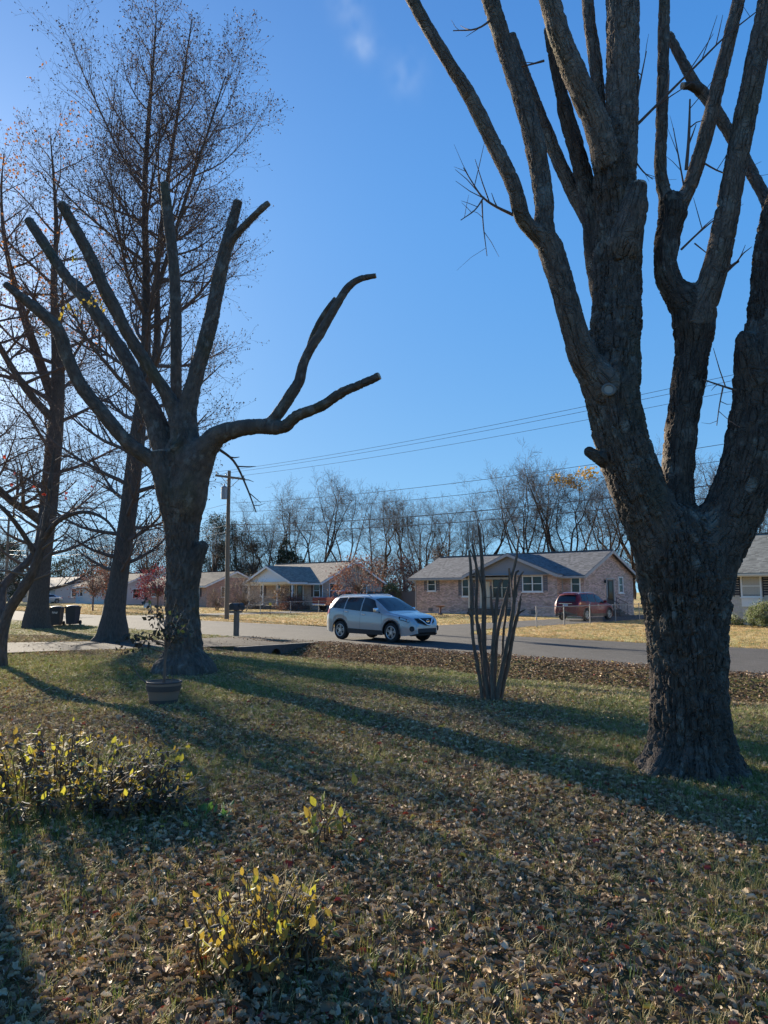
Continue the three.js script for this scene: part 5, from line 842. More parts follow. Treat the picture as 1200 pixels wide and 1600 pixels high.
    if (c.head) { const h = part(root, 'headlight', patch(c.head[0] + .03, c.head[1] - .02, c.head[2] + .1, c.head[3] - .1, .022, 8, 4, s), M.lampGlass); part(h, 'bezel', patch(c.head[0] - .03, c.head[1] + .02, c.head[2] - .1, c.head[3] + .05, .012, 8, 4, s), M.plastic); }
    if (c.tail) part(root, 'tail_light', patch(c.tail[0], c.tail[1], c.tail[2], c.tail[3], .01, 6, 4, s), M.tail);
    if (c.rails) { const A = c.rails, pts = []; for (let k = 0; k <= 8; k++) { const x = lerp(A[0], A[1], k / 8), q = surf(x, 6.25); pts.push(V(x, q[1] + (k === 0 || k === 8 ? 0 : .055), s * q[0])); } const t = new Tubes(); const [PP] = smoothLine(pts, pts.map(() => 1), 3); t.add(PP, PP.map(() => .018), 8); part(root, 'roof_rail', t.geo(), M.chrome); }
    if (c.fog) part(root, 'fog_light', merge([new THREE.TorusGeometry(.075, .02, 8, 20).rotateY(Math.PI / 2 - s * .5).translate(c.fog[0], c.fog[1], s * c.fog[2]), new THREE.CylinderGeometry(.07, .07, .03, 16).rotateZ(Math.PI / 2).rotateY(-s * .5).translate(c.fog[0] - .01, c.fog[1], s * c.fog[2])]), M.plastic);
  }
  const across = (xa, xb, wk, off, name, mat, ni = 8) => { const p = [], ix = [], nj = 16; for (let i = 0; i <= ni; i++) for (let j = 0; j <= nj; j++) { const x = lerp(xa, xb, i / ni), u = j / nj * 2 - 1, t = 8 - Math.abs(u) * wk, q = surf(x, t), n = V(zc(x - .03) - zc(x + .03), .06, 0).normalize(); p.push(x + n.x * off, q[1] + n.y * off, Math.sign(u) * q[0]); if (i < ni && j < nj) { const k = i * (nj + 1) + j; ix.push(k, k + nj + 1, k + 1, k + 1, k + nj + 1, k + nj + 2); } } const g = new THREE.BufferGeometry(); g.setAttribute('position', new THREE.Float32BufferAttribute(p, 3)); g.setIndex(ix); g.computeVertexNormals(); return part(root, name, g, mat); };
  across(c.shield[0], c.shield[1], 1.88, .008, 'windshield', M.carGlass); across(c.back[0], c.back[1], 1.8, .008, 'rear_window', M.carGlass);
  return { root, surf, across, patch };
}
const SUV = {
  top: [[-2.315, .62], [-2.30, .80], [-2.27, 1.00], [-2.20, 1.20], [-2.06, 1.44], [-1.97, 1.585], [-1.8, 1.64], [-1.2, 1.675], [-.5, 1.685], [0, 1.665], [.3, 1.60], [.6, 1.44], [.9, 1.26], [1.16, 1.105], [1.3, 1.06], [1.6, 1.02], [1.9, .965], [2.1, .90], [2.22, .82], [2.29, .70], [2.32, .56]],
  belt: [[-2.315, .58], [-2.27, .9], [-2.15, 1.10], [-1.9, 1.17], [-1.4, 1.14], [-.4, 1.06], [.6, 1.02], [1.1, 1.0], [1.3, .985], [1.8, .91], [2.1, .82], [2.25, .68], [2.32, .5]],
  wide: [[-2.315, .66], [-2.25, .80], [-2.0, .885], [-1.4, .915], [1.3, .915], [1.7, .895], [1.95, .84], [2.12, .76], [2.25, .64], [2.32, .48]],
  roofW: [[-2.315, .6], [-2.2, .68], [-1.95, .60], [-1.2, .635], [0, .645], [.4, .66], [1.1, .78], [1.3, .78], [1.8, .72], [2.1, .62], [2.25, .5], [2.32, .36]],
  under: [[-2.315, .42], [-2.2, .33], [-1.9, .26], [1.9, .24], [2.15, .27], [2.32, .34]],
  axles: [1.385, -1.32], R: .352, sideGlass: [[-.18, .86, -.16, .38], [-1.1, -.24, -1.06, -.22], [-1.86, -1.16, -1.62, -1.12]], seams: [-.21, .92, -1.13], handles: [-.02, -.98], mirror: .72, head: [1.78, 2.20, 3.3, 4.05], tail: [-2.25, -1.98, 3.1, 4.3], rails: [-1.75, .1], shield: [.36, 1.14], back: [-2.20, -2.0], fog: [2.215, .50, .68], handleMat: M.chrome, spokes: 5 };
function finishFront(k) {                                            // V-shaped chrome grille with a round emblem, lower intake
  const t = new Tubes(), nose = y => curve([[.3, 2.29], [.5, 2.32], [.62, 2.31], [.72, 2.285], [.82, 2.22], [.9, 2.12]])(y) + .078;
  const Vp = s => [V(nose(.86), .855, s * .36), V(nose(.74), .735, s * .2), V(nose(.63), .64, s * .1), V(nose(.63), .635, 0)];
  for (const s of [-1, 1]) { const P = Vp(s); t.add(P, [.022, .026, .026, .026], 6); }
  const gr = part(k.root, 'grille', (() => { const sh = new THREE.Shape([[-.5, .86], [.5, .86], [.42, .72], [.14, .645], [-.14, .645], [-.42, .72]].map(p => new THREE.Vector2(...p))), g = new THREE.ExtrudeGeometry(sh, { depth: .03, bevelEnabled: false }); g.rotateY(Math.PI / 2); const p = g.attributes.position; for (let i = 0; i < p.count; i++) p.setX(i, nose(p.getY(i)) - .022 - .3 * Math.pow(Math.abs(p.getZ(i)), 2)); g.computeVertexNormals(); return g; })(), M.plastic);
  part(gr, 'chrome_v', t.geo(), M.chrome); part(gr, 'emblem', merge([new THREE.TorusGeometry(.062, .011, 8, 20).rotateY(Math.PI / 2).translate(nose(.76) + .01, .755, 0), box(.018, .028, .17, nose(.76) + .012, .755, 0)]), M.chrome);
  part(k.root, 'lower_intake', (() => { const g = rbox(.06, .17, .98, .05, 2.312, .43, 0), p = g.attributes.position; for (let i = 0; i < p.count; i++) p.setX(i, p.getX(i) - .06 * p.getZ(i) ** 2); return g; })(), M.plastic);
  part(k.root, 'front_lip', (() => { const g = rbox(.1, .09, 1.34, .03, 2.25, .285, 0), p = g.attributes.position; for (let i = 0; i < p.count; i++) p.setX(i, p.getX(i) - .32 * p.getZ(i) ** 2); return g; })(), M.plastic);
}
{
  const k = car('parked_suv', 'silver sport utility vehicle stopped at the near edge of the street', 'car', SUV, { paint: M.silver, mirror: M.chrome });
  finishFront(k); const p = AS(-19.93, 19.78); k.root.position.set(p.x, -.2 + .012, p.z); k.root.rotation.y = TURN;
}
{
  const k = car('parked_suv', 'dark red sport utility vehicle parked beside the pink brick house', 'car', SUV, { paint: M.redPaint });
  finishFront(k); part(k.root, 'licence_plate', rbox(.02, .15, .32, .006, -2.285, .92, 0), M.plate); part(k.root, 'tailgate_trim', box(.03, .04, .9, -2.275, 1.03, 0), M.chrome); part(k.root, 'rear_bumper', rbox(.12, .2, 1.5, .05, -2.24, .42, 0), M.plastic); part(k.root, 'spoiler', rbox(.22, .035, 1.15, .015, -2.02, 1.64, 0), M.redPaint);
  const p = AS(-23.8, 41.5); k.root.position.set(p.x, H(p.x, p.z) + .012, p.z); k.root.rotation.y = Math.PI / 4;   // nose to the house
}
{
  const S = { ...SUV, top: [[-2.4, .6], [-2.37, .8], [-2.3, 1.0], [-1.9, 1.06], [-1.6, 1.12], [-1.1, 1.33], [-.6, 1.43], [0, 1.45], [.3, 1.42], [.7, 1.25], [1.1, 1.04], [1.3, .97], [1.8, .9], [2.2, .78], [2.38, .62], [2.42, .5]], belt: [[-2.4, .55], [-2.3, .88], [-1.9, .98], [-1, .97], [.6, .93], [1.2, .9], [1.8, .84], [2.2, .7], [2.42, .44]], wide: [[-2.4, .64], [-2.3, .78], [-2, .87], [-1.4, .9], [1.4, .9], [1.9, .86], [2.2, .74], [2.42, .5]], roofW: [[-2.4, .6], [-1.9, .7], [-1.2, .56], [0, .57], [.5, .6], [1.1, .74], [1.3, .74], [2.1, .62], [2.42, .4]], under: [[-2.4, .36], [-2, .22], [2, .2], [2.42, .28]], axles: [1.4, -1.38], R: .33, sideGlass: [[-.12, .84, -.1, .4], [-1.3, -.2, -.95, -.18]], seams: [-.15, .9], handles: [0, -.9], mirror: .75, head: [1.9, 2.3, 3.2, 4], tail: [-2.36, -2.05, 3, 4.1], rails: null, fog: null, shield: [.38, 1.12], back: [-1.62, -1.08], nx: 90 };
  const k = car('parked_sedan', 'silver grey sedan parked beside the grey gabled house', 'car', S, { paint: M.sedanGrey, trim: M.sedanGrey }); const p = AS(-116.6, 43.5); k.root.position.set(p.x, H(p.x, p.z), p.z); k.root.rotation.y = Math.PI / 4 + Math.PI;
}
{ // pickup nosed in beside the porch house
  const root = thing('pickup_truck', 'red pickup truck parked beside the white porch house', 'truck', [0, 0, 0]), R = .39;
  const side = new THREE.Shape([[-2.85, .55], [-2.85, 1.22], [-.75, 1.22], [-.72, 1.16], [-.7, 1.22], [1.55, 1.2], [2.7, 1.12], [2.85, .95], [2.85, .5], [2.35, .5], [2.3, .72], [2.1, .86], [1.85, .88], [1.6, .84], [1.42, .7], [1.38, .5], [-1.3, .5], [-1.34, .7], [-1.5, .84], [-1.75, .88], [-2, .84], [-2.18, .7], [-2.22, .55]].map(p => new THREE.Vector2(...p)));
  for (const s of [-1, 1]) part(root, 'side_panel', new THREE.ExtrudeGeometry(side, { depth: .1, bevelEnabled: true, bevelSize: .025, bevelThickness: .03, bevelSegments: 2 }).translate(0, 0, s > 0 ? .86 : -.96), M.truckRed);
  part(root, 'bed_floor', merge([box(2.1, .08, 1.7, -1.8, .75, 0), box(.1, .5, 1.7, -.8, .98, 0)]), M.truckRed);
  const tg = part(root, 'tailgate', rbox(.09, .62, 1.72, .03, -2.84, .92, 0), M.truckRed); part(tg, 'handle', box(.03, .07, .24, -2.9, 1.02, 0), M.plastic);
  part(root, 'rear_bumper', rbox(.16, .18, 1.8, .04, -2.96, .55, 0), M.chrome); part(root, 'hood', rbox(1.5, .16, 1.84, .07, 2.05, 1.1, 0), M.truckRed); part(root, 'front_end', rbox(.2, .6, 1.84, .08, 2.76, .8, 0), M.truckRed);
  part(root, 'cab', (() => { const g = new THREE.ExtrudeGeometry(new THREE.Shape([[-.72, 1.18], [-.6, 1.74], [-.4, 1.84], [.55, 1.84], [.75, 1.77], [1.45, 1.2]].map(p => new THREE.Vector2(...p))), { depth: 1.44, bevelEnabled: true, bevelSize: .05, bevelThickness: .12, bevelSegments: 3 }); g.translate(0, 0, -.72); return g; })(), M.truckRed);
  part(root, 'rear_window', (() => { const g = rbox(.02, .42, 1.3, .01); g.rotateZ(-.21); g.translate(-.735, 1.5, 0); return g; })(), M.carGlass);
  for (const s of [-1, 1]) { part(root, 'side_window', polyPrism([[-.5, 1.26], [-.42, 1.7], [.5, 1.7], [1.12, 1.26]], .02).translate(0, 0, s > 0 ? .845 : -.865), M.carGlass); part(root, 'tail_light', rbox(.05, .36, .1, .02, -2.88, 1.0, s * .9), M.tail); for (const x of [1.85, -1.75]) wheel(root, x, s * .82, R, 6); part(root, 'mirror', rbox(.1, .2, .2, .04, .95, 1.36, s * 1.03), M.plastic); }
  const p = AS(-51.6, 46.2); root.position.set(p.x, H(p.x, p.z) + .012, p.z); root.rotation.y = Math.PI / 4;
}
// ------------------------------------------------------------------ yard and roadside things
{ // culvert headwall under the driveway edge
  const A = AS(-20.5, 13.7), B = AS(-20.5, 17.0), c = A.clone().lerp(B, .5), root = thing('culvert_headwall', 'low concrete culvert wall where the driveway crosses the ditch', 'wall', [c.x, -.75, c.z], TURN);
  const sh = new THREE.Shape([[-1.65, 0], [1.65, 0], [1.65, .57], [-1.65, .57]].map(p => new THREE.Vector2(...p))), hole = new THREE.Path(); hole.absarc(.15, .26, .2, 0, Math.PI * 2); sh.holes.push(hole);
  const g = new THREE.ExtrudeGeometry(sh, { depth: .24, bevelEnabled: true, bevelSize: .015, bevelThickness: .015, bevelSegments: 1 }); g.rotateY(-Math.PI / 2); g.translate(.16, 0, 0); part(root, 'headwall', g, M.concretePlain);
  const pipe = new THREE.CylinderGeometry(.2, .2, 4, 20, 1, true); pipe.rotateZ(Math.PI / 2); pipe.translate(-1.95, .26, .15); part(root, 'pipe', pipe, M.concretePlain);
}
{ const p = onLevel(369, 994, -.2), root = thing('mailbox', 'black mailbox on a square wooden post at the driveway mouth', 'mailbox', [p.x, H(p.x, p.z), p.z], TURN);
  part(root, 'post', merge([box(.13, 1.02, .13, 0, .41, 0), box(.1, .08, .5, 0, .86, .05)]), M.woodGrey);
  const bx = new THREE.Shape(); bx.moveTo(-.1, 0); bx.lineTo(.1, 0); bx.lineTo(.1, .14); bx.absarc(0, .14, .1, 0, Math.PI); const g = new THREE.ExtrudeGeometry(bx, { depth: .5, bevelEnabled: true, bevelSize: .006, bevelThickness: .006, bevelSegments: 1 }); g.translate(0, .93, -.25); const b = part(root, 'box', g, M.plastic); part(b, 'door', box(.2, .2, .012, 0, 1.03, -.265), M.plastic); part(b, 'flag', box(.012, .14, .05, .115, 1.1, 0), M.iron); root.rotation.y = TURN + .25; root.scale.set(1.25, 1.15, 1.25); }
function bin(label, px, py, turn) {
  const p = onLevel(px, py, -.22), root = thing('wheeled_bin', label, 'bin', [p.x, H(p.x, p.z), p.z], turn, 'wheeled bins by the kerb'), bodyM = plain(.022, .025, .032, .55);
  const g = box(.58, .95, .68, 0, .53, 0), q = g.attributes.position; for (let i = 0; i < q.count; i++) { const k = lerp(.8, 1, (q.getY(i) - .05) / .95); q.setX(i, q.getX(i) * k); q.setZ(i, q.getZ(i) * k); } g.computeVertexNormals(); const b = part(root, 'body', g, bodyM);
  part(b, 'rim', merge([box(.64, .05, .06, 0, .99, .34), box(.64, .05, .06, 0, .99, -.34), box(.06, .05, .7, .3, .99, 0), box(.06, .05, .7, -.3, .99, 0)]), bodyM);
  const lid = new THREE.SphereGeometry(.5, 16, 6, 0, Math.PI * 2, 0, Math.PI / 2); lid.scale(.66, .16, .76); lid.translate(0, 1.015, 0); part(root, 'lid', lid, bodyM); part(root, 'handle', merge([bar(V(-.25, .96, -.42), V(.25, .96, -.42), .018, .018, 6), box(.03, .05, .1, -.25, .95, -.37), box(.03, .05, .1, .25, .95, -.37)]), bodyM);
  for (const s of [-1, 1]) part(root, 'wheel', new THREE.CylinderGeometry(.13, .13, .06, 18).rotateZ(Math.PI / 2).translate(s * .3, .13, -.3), M.tyre);
  return root;
}
{ const b = bin('dark wheeled bin with a white mark, beside the broad flared trunk', 88, 977, .1), mk = M.white; const L = []; for (const [x, y, w, h] of [[-.13, .74, .02, .1], [-.09, .72, .02, .07], [-.11, .775, .06, .018], [-.05, .73, .018, .09], [0, .73, .018, .09], [-.025, .765, .05, .016], [.04, .725, .018, .08], [.09, .725, .018, .1], [.065, .69, .06, .016], [.12, .74, .016, .1]]) L.push(box(w, h, .006, x, y, .325)); part(b, 'print', merge(L), mk);
  bin('plain dark wheeled bin standing farther from the broad trunk', 113, 977, -.05); }
{ const p = onLevel(231, 960, -.2), root = thing('yard_sign', 'small white yard sign on a post beside the red leaved tree', 'sign', [p.x, H(p.x, p.z), p.z], -.1); part(root, 'post', box(.06, 1.0, .06, .25, .45, 0), M.woodGrey); const b = part(root, 'board', rbox(.62, .34, .02, .006, -.05, .68, .02), M.white); part(b, 'lettering', merge([box(.4, .035, .004, -.05, .76, .033), box(.3, .03, .004, -.08, .68, .033), box(.42, .03, .004, -.05, .6, .033)]), plain(.2, .16, .2)); }
{ const p = AS(-93, 26.4), root = thing('mailbox', 'black mailbox on a thin post far along the street', 'mailbox', [p.x, H(p.x, p.z), p.z], TURN); part(root, 'post', box(.1, 1, .1, 0, .45, 0), M.woodGrey); part(root, 'box', rbox(.24, .26, .52, .06, 0, 1.05, 0), M.plastic); }
{ const p = onLevel(422, 962, -.19), root = thing('marker_post', 'thin post topped by a small yellow reflector at the driveway', 'post', [p.x, H(p.x, p.z), p.z], 0); part(root, 'post', bar(V(0, -.1, 0), V(0, .85, 0), .02, .02, 6), M.iron); part(root, 'reflector', rbox(.2, .2, .02, .03, 0, .85, .02), plain(.7, .5, .1)); }
{ const p = atDepth(688, 950, 57), root = thing('bird_bath', 'brown stone bird bath in front of the pink brick wall', 'bird bath', [p.x, H(p.x, p.z), p.z], 0), m = plain(.22, .12, .09, .9); part(root, 'pedestal', new THREE.LatheGeometry([[0, 0], [.2, 0], [.2, .05], [.09, .12], [.07, .4], [.1, .58], [0, .6]].map(q => new THREE.Vector2(...q)), 16), m); part(root, 'bowl', new THREE.LatheGeometry([[.08, .56], [.3, .6], [.4, .68], [.37, .69], [.28, .64], [0, .62]].map(q => new THREE.Vector2(...q)), 20), m); }
{ // barrel planter with a withered plant
  const p = onLevel(255, 1101, H(-3.2, -10.4)), root = thing('planter', 'banded barrel planter on the lawn, low and dark', 'planter', [p.x, H(p.x, p.z) - .01, p.z], 0), stave = plain(.24, .16, .11, .85), band = plain(.085, .065, .055, .7);
  const g = new THREE.LatheGeometry([[0, 0], [.17, 0], [.18, .01], [.205, .12], [.235, .27], [.25, .33], [.225, .33], [.21, .26], [0, .255]].map(q => new THREE.Vector2(...q)), 36); part(root, 'tub', g, stave);
  for (const [y, r] of [[.055, .193], [.25, .235]]) part(root, 'band', new THREE.CylinderGeometry(r + .012, r, .075, 36, 1, true).translate(0, y, 0), band);
  part(root, 'rim', new THREE.TorusGeometry(.24, .014, 8, 36).rotateX(Math.PI / 2).translate(0, .332, 0), band); part(root, 'soil', new THREE.CylinderGeometry(.212, .212, .02, 24).translate(0, .275, 0), plain(.05, .035, .025, 1));
  const plant = thing('potted_plant', 'withered plant with dark hanging leaves growing in the barrel planter', 'plant', [p.x, root.position.y + .27, p.z], 0), r = rngOf(61), t = new Tubes(), lf = [], lg = [];
  for (let k = 0; k < 4; k++) { const a = r() * 6.3; t.add([V(Math.cos(a) * .014, -.05, Math.sin(a) * .014), V(Math.cos(a) * .008 + .01, .25, .01), V(.02 + Math.cos(a) * .03, .5, Math.sin(a) * .03)], [.007, .006, .004], 6); }
  for (let k = 0; k < 21; k++) { const a = r() * 6.3, s0 = V(.02, .3 + .3 * r(), 0), l = .22 + .32 * r(), e = .2 + r(), m1 = s0.clone().add(V(Math.cos(a) * l * .5 * Math.cos(e) - .04, l * .6 * Math.sin(e), Math.sin(a) * l * .4)), e1 = s0.clone().add(V(Math.cos(a) * l * Math.cos(e) - .07, l * Math.sin(e), Math.sin(a) * l * .8)); t.add([s0, m1, e1], [.006, .004, .002], 4); for (let q = 0; q < 16; q++) { const c = m1.clone().lerp(e1, r() * 1.1).add(V((r() - .5) * .1, -r() * .12, (r() - .5) * .1)); (r() < .08 ? lg : lf).push([c, .032 + .04 * r()]); } }
  t.add([V(-.1, 0, .1), V(-.22, .1, .12), V(-.33, .24, .12)], [.008, .007, .004], 5); t.add([V(.08, 0, .05), V(.11, .1, .05)], [.01, .006], 5);
  plant.scale.set(1.35, 1.5, 1.35); part(plant, 'stem', t.geo(), M.twigPale); part(plant, 'leaves', leafCloud(lf, r), leafMat(.04, .038, .024, .2)); part(plant, 'green_leaves', leafCloud(lg, r), M.leafOlive);
}
{ // topped crepe myrtle
  const d0 = 11.5, b = atDepth(770, 1085, d0), y0 = H(b.x, b.z), root = thing('crepe_myrtle', 'topped crepe myrtle, a fan of bare cut stems by the ditch', 'shrub', [b.x, y0, b.z], 0), r = rngOf(70), barkM = new THREE.MeshStandardMaterial({ map: barkMap([.14, .10, .072]), bumpMap: barkBump, bumpScale: .006, roughness: .9 });
  const stems = [[[754, 1090, 0, 4.5], [748, 1050, -.05, 4.2], [741, 1010, -.1, 4], [737, 970, -.1, 4], [737, 940, -.1, 4.5], [736, 900, -.1, 3.6], [733, 860, -.1, 2.8]], [[758, 1090, .1, 4], [752, 1020, .1, 4], [747, 985, .1, 4], [744, 950, .15, 3.8], [745, 900, .2, 3.6], [742, 870, .2, 3], [738, 850, .2, 2.5]], [[763, 1090, -.05, 5.5], [758, 1040, 0, 5.5], [756, 980, 0, 5.8], [756, 930, 0, 5.5], [753, 880, 0, 4.5], [749, 828, 0, 2.6]], [[770, 1092, -.1, 5], [769, 1040, -.15, 5], [771, 1000, -.2, 5], [775, 960, -.2, 4.2], [778, 925, -.2, 3.6], [784, 905, -.2, 3]], [[772, 1090, .1, 4.5], [776, 1000, .12, 4.2], [783, 962, .15, 4.6], [790, 935, .2, 4], [798, 905, .2, 3.5], [805, 880, .2, 3], [811, 838, .2, 2]], [[776, 1092, -.1, 5.5], [785, 1040, -.15, 5.5], [794, 1000, -.2, 5], [800, 965, -.2, 5], [804, 930, -.2, 4], [806, 895, -.2, 3], [811, 892, -.2, 2.4]], [[781, 1092, 0, 5.5], [791, 1050, -.05, 5], [799, 1005, -.1, 4.5], [806, 970, -.1, 4], [810, 955, -.1, 3.8], [814, 935, -.1, 2.6]], [[766, 1092, .2, 3.5], [764, 1050, .25, 3.4], [753, 1000, .3, 3.2], [748, 975, .3, 3]], [[784, 1060, .15, 3], [786, 1000, .2, 3], [790, 960, .2, 3], [793, 930, .25, 2.6]],
    [[756, 930, 0, 3], [750, 905, -.05, 2.6], [743, 880, -.1, 2.2], [735, 858, -.1, 1.6]], [[771, 965, -.2, 3], [768, 935, -.25, 2.4], [767, 915, -.25, 2]], [[795, 920, .2, 2.6], [796, 900, .2, 2.2], [795, 888, .2, 2]], [[806, 925, -.2, 2.6], [813, 900, -.25, 2], [818, 893, -.25, 1.7]], [[808, 962, -.1, 2.4], [815, 955, -.15, 1.8], [820, 953, -.2, 1.3]], [[810, 945, -.1, 2.2], [812, 938, -.1, 1.6], [815, 927, -.1, 1.1]], [[740, 968, -.1, 2.4], [733, 960, -.15, 1.6], [730, 957, -.2, 1.2]], [[739, 953, -.1, 2.2], [734, 951, -.2, 1.5]], [[803, 940, -.2, 2.4], [799, 915, -.25, 1.8], [796, 888, -.25, 1.4]]];
  for (const st of stems) { const { pts, rad } = traced(st, d0); pts.forEach(p => p.sub(root.position)); const [P, R] = smoothLine(pts, rad.map(q => q * .68), 4); P[0].y -= .08; P.forEach((p, i) => { if (i && i < P.length - 1) { p.x += (r() - .5) * .008; p.z += (r() - .5) * .008; } }); const t = new Tubes(); t.add(P, R, 9, true, .22); part(root, 'stem', t.geo(), barkM); }
  const t = new Tubes(); for (const [x, y, dx] of [[749, 828, -4], [733, 860, -8], [738, 850, 4], [811, 838, 2]]) for (let k = 0; k < 2; k++) { const a = atDepth(x, y, d0).sub(root.position); t.add([a, a.clone().add(V((r() - .5) * .12, .1 + .1 * r(), (r() - .5) * .12)), a.clone().add(V((r() - .5) * .3 + dx * .01, .2 + .18 * r(), (r() - .5) * .3))], [.005, .004, .002], 3); } part(root, 'twigs', t.geo(), M.twig);
}
// ------------------------------------------------------------------ leaf litter, grass, weeds
function leafGeo(seed, lobes) {                                        // dry, rolled and crumpled
  const r = rngOf(seed), nu = 4, nv = 4, p = [], ix = [], R = .13 + .22 * r(), tw = (r() - .5) * 1.6, bend = (r() - .5) * 1.2, out = [];
  for (let j = 0; j <= nv; j++) out.push([(.35 + .65 * Math.sin(Math.PI * clamp((j + .35) / (nv + .9)))) * (lobes ? (j % 2 ? 1.15 : .8) : .8) * (.85 + .3 * r()), (r() - .5) * .12]);
  for (let j = 0; j <= nv; j++) for (let i = 0; i <= nu; i++) { const v = j / nv - .5, u = (i / nu - .5) * out[j][0], th = u / R + tw * v, x = R * Math.sin(th), y = R * (1 - Math.cos(th)) + bend * v * v + (r() - .5) * .07, z = v * (1 - .2 * Math.abs(bend)) + out[j][1] * (i % 2 ? 1 : -1) * .5; p.push(x, y, z); if (i < nu && j < nv) { const k = j * (nu + 1) + i; ix.push(k, k + nu + 1, k + 1, k + 1, k + nu + 1, k + nu + 2); } }
  const g = new THREE.BufferGeometry(); g.setAttribute('position', new THREE.Float32BufferAttribute(p, 3)); g.setIndex(ix); g.computeVertexNormals(); return g;
}
function tuftGeo(seed, n, spread) {
  const r = rngOf(seed), p = [], ix = []; for (let k = 0; k < n; k++) { const a = r() * 6.283, b = r() * 6.283, x = Math.cos(a) * spread * r(), z = Math.sin(a) * spread * r(), h = .55 + .6 * r(), lean = .15 + .75 * r(), w = .022 + .014 * r(), dx = Math.cos(b), dz = Math.sin(b), o = p.length / 3; for (const [t, q] of [[0, 1], [.5, .8], [.85, .45], [1, 0]]) { const l = lean * t * t, y = h * (t - .25 * lean * t * t), cx = x + dx * l * h, cz = z + dz * l * h; p.push(cx - dz * w * q, y, cz + dx * w * q); if (q) p.push(cx + dz * w * q, y, cz - dx * w * q); } ix.push(o, o + 1, o + 2, o + 1, o + 3, o + 2, o + 2, o + 3, o + 4, o + 3, o + 5, o + 4, o + 4, o + 5, o + 6); }
  const g = new THREE.BufferGeometry(); g.setAttribute('position', new THREE.Float32BufferAttribute(p, 3)); g.setIndex(ix); g.computeVertexNormals(); return g;
}
M.litter = new THREE.MeshPhysicalMaterial({ color: 0xffffff, roughness: .8, side: THREE.DoubleSide, transmission: .12, thickness: 0 });
M.blade = new THREE.MeshPhysicalMaterial({ color: 0xffffff, roughness: .75, side: THREE.DoubleSide, transmission: .35, thickness: 0 });
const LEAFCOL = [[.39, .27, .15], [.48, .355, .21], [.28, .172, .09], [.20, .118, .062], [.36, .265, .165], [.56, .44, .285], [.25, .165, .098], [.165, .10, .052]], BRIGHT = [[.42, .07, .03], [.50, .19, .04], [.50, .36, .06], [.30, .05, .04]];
const treeSpots = [[nearTree.position.x, nearTree.position.z, .5], [-4.05, -15, .55]];
function scatter(name, label, cat, geos, mat, bands, place, seed) {
  const r = rngOf(seed), L = geos.map(() => [[], []]), m = new THREE.Matrix4(), q = new THREE.Quaternion(), e = new THREE.Euler();
  for (const [d0, d1, dens] of bands) { const wA = .57 * d1 + 3, n = Math.round((d1 - d0) * 2 * wA * dens); for (let i = 0; i < n; i++) { const d = lerp(d0, d1, r()), x = (r() * 2 - 1) * wA; if (Math.abs(x) > .57 * d + 3) continue; const o = place(x, -d, d, r); if (!o) continue; const k = Math.floor(r() * geos.length); e.set(o.rx, r() * 6.283, o.rz); q.setFromEuler(e); m.compose(V(x, o.y, -d), q, V(o.s, o.sy ?? o.s, o.s)); L[k][0].push(...m.elements); L[k][1].push(...o.c); } }
  const root = new THREE.Group(); let total = 0; root.name = numbered(name); scene.add(root); tag(root, label, cat, null, 'stuff');
  geos.forEach((g, k) => { const n = L[k][0].length / 16; total += n; const im = new THREE.InstancedMesh(g, mat, n); im.instanceMatrix.array.set(L[k][0]); im.instanceColor = new THREE.InstancedBufferAttribute(new Float32Array(L[k][1]), 3); im.name = name === 'leaf_litter' ? 'leaf' : 'tuft'; im.userData.kind = 'stuff'; im.castShadow = im.receiveShadow = true; root.add(im); });
}
const onPaving = (a, s) => (a > -25.3 && a < -20.75 && s < NEAR + .2) || (s > NEAR - .05 && s < FAR + .05);
const leafiness = (x, z, a, s) => { const ditch = s > 12.9 && s < 17.3 && a > -20.4 ? 1 : 0; return clamp(lerp(1.0, .26, green(x, z)) + ditch + .25 * fbm(x * .9, 7, z * .9, 2), .12, 1.6) * (s > NEAR - .3 && !ditch ? .5 : 1); };
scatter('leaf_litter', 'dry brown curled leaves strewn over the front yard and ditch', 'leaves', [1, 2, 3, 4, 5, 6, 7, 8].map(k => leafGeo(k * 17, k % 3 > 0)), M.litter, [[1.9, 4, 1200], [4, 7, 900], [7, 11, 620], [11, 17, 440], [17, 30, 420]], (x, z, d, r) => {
  const a = toA(x, z), s = toS(x, z), f = leafiness(x, z, a, s); if (s > NEAR + .5 || (a < -20.6 && d > 17 && s < 16 && a > -25.5)) { if (s > NEAR + .5 || r() > .06) return; } if (r() > f / 1.1) return;
  if (a < -26 && r() > .35) return;
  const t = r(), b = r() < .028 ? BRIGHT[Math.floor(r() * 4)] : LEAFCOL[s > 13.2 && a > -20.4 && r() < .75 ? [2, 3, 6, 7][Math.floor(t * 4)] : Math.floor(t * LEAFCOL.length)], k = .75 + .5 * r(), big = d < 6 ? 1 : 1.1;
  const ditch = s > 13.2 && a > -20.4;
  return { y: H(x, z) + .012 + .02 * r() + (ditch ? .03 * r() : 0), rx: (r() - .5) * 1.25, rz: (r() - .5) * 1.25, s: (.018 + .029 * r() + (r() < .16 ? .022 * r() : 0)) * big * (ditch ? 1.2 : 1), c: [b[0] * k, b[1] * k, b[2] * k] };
}, 1001);
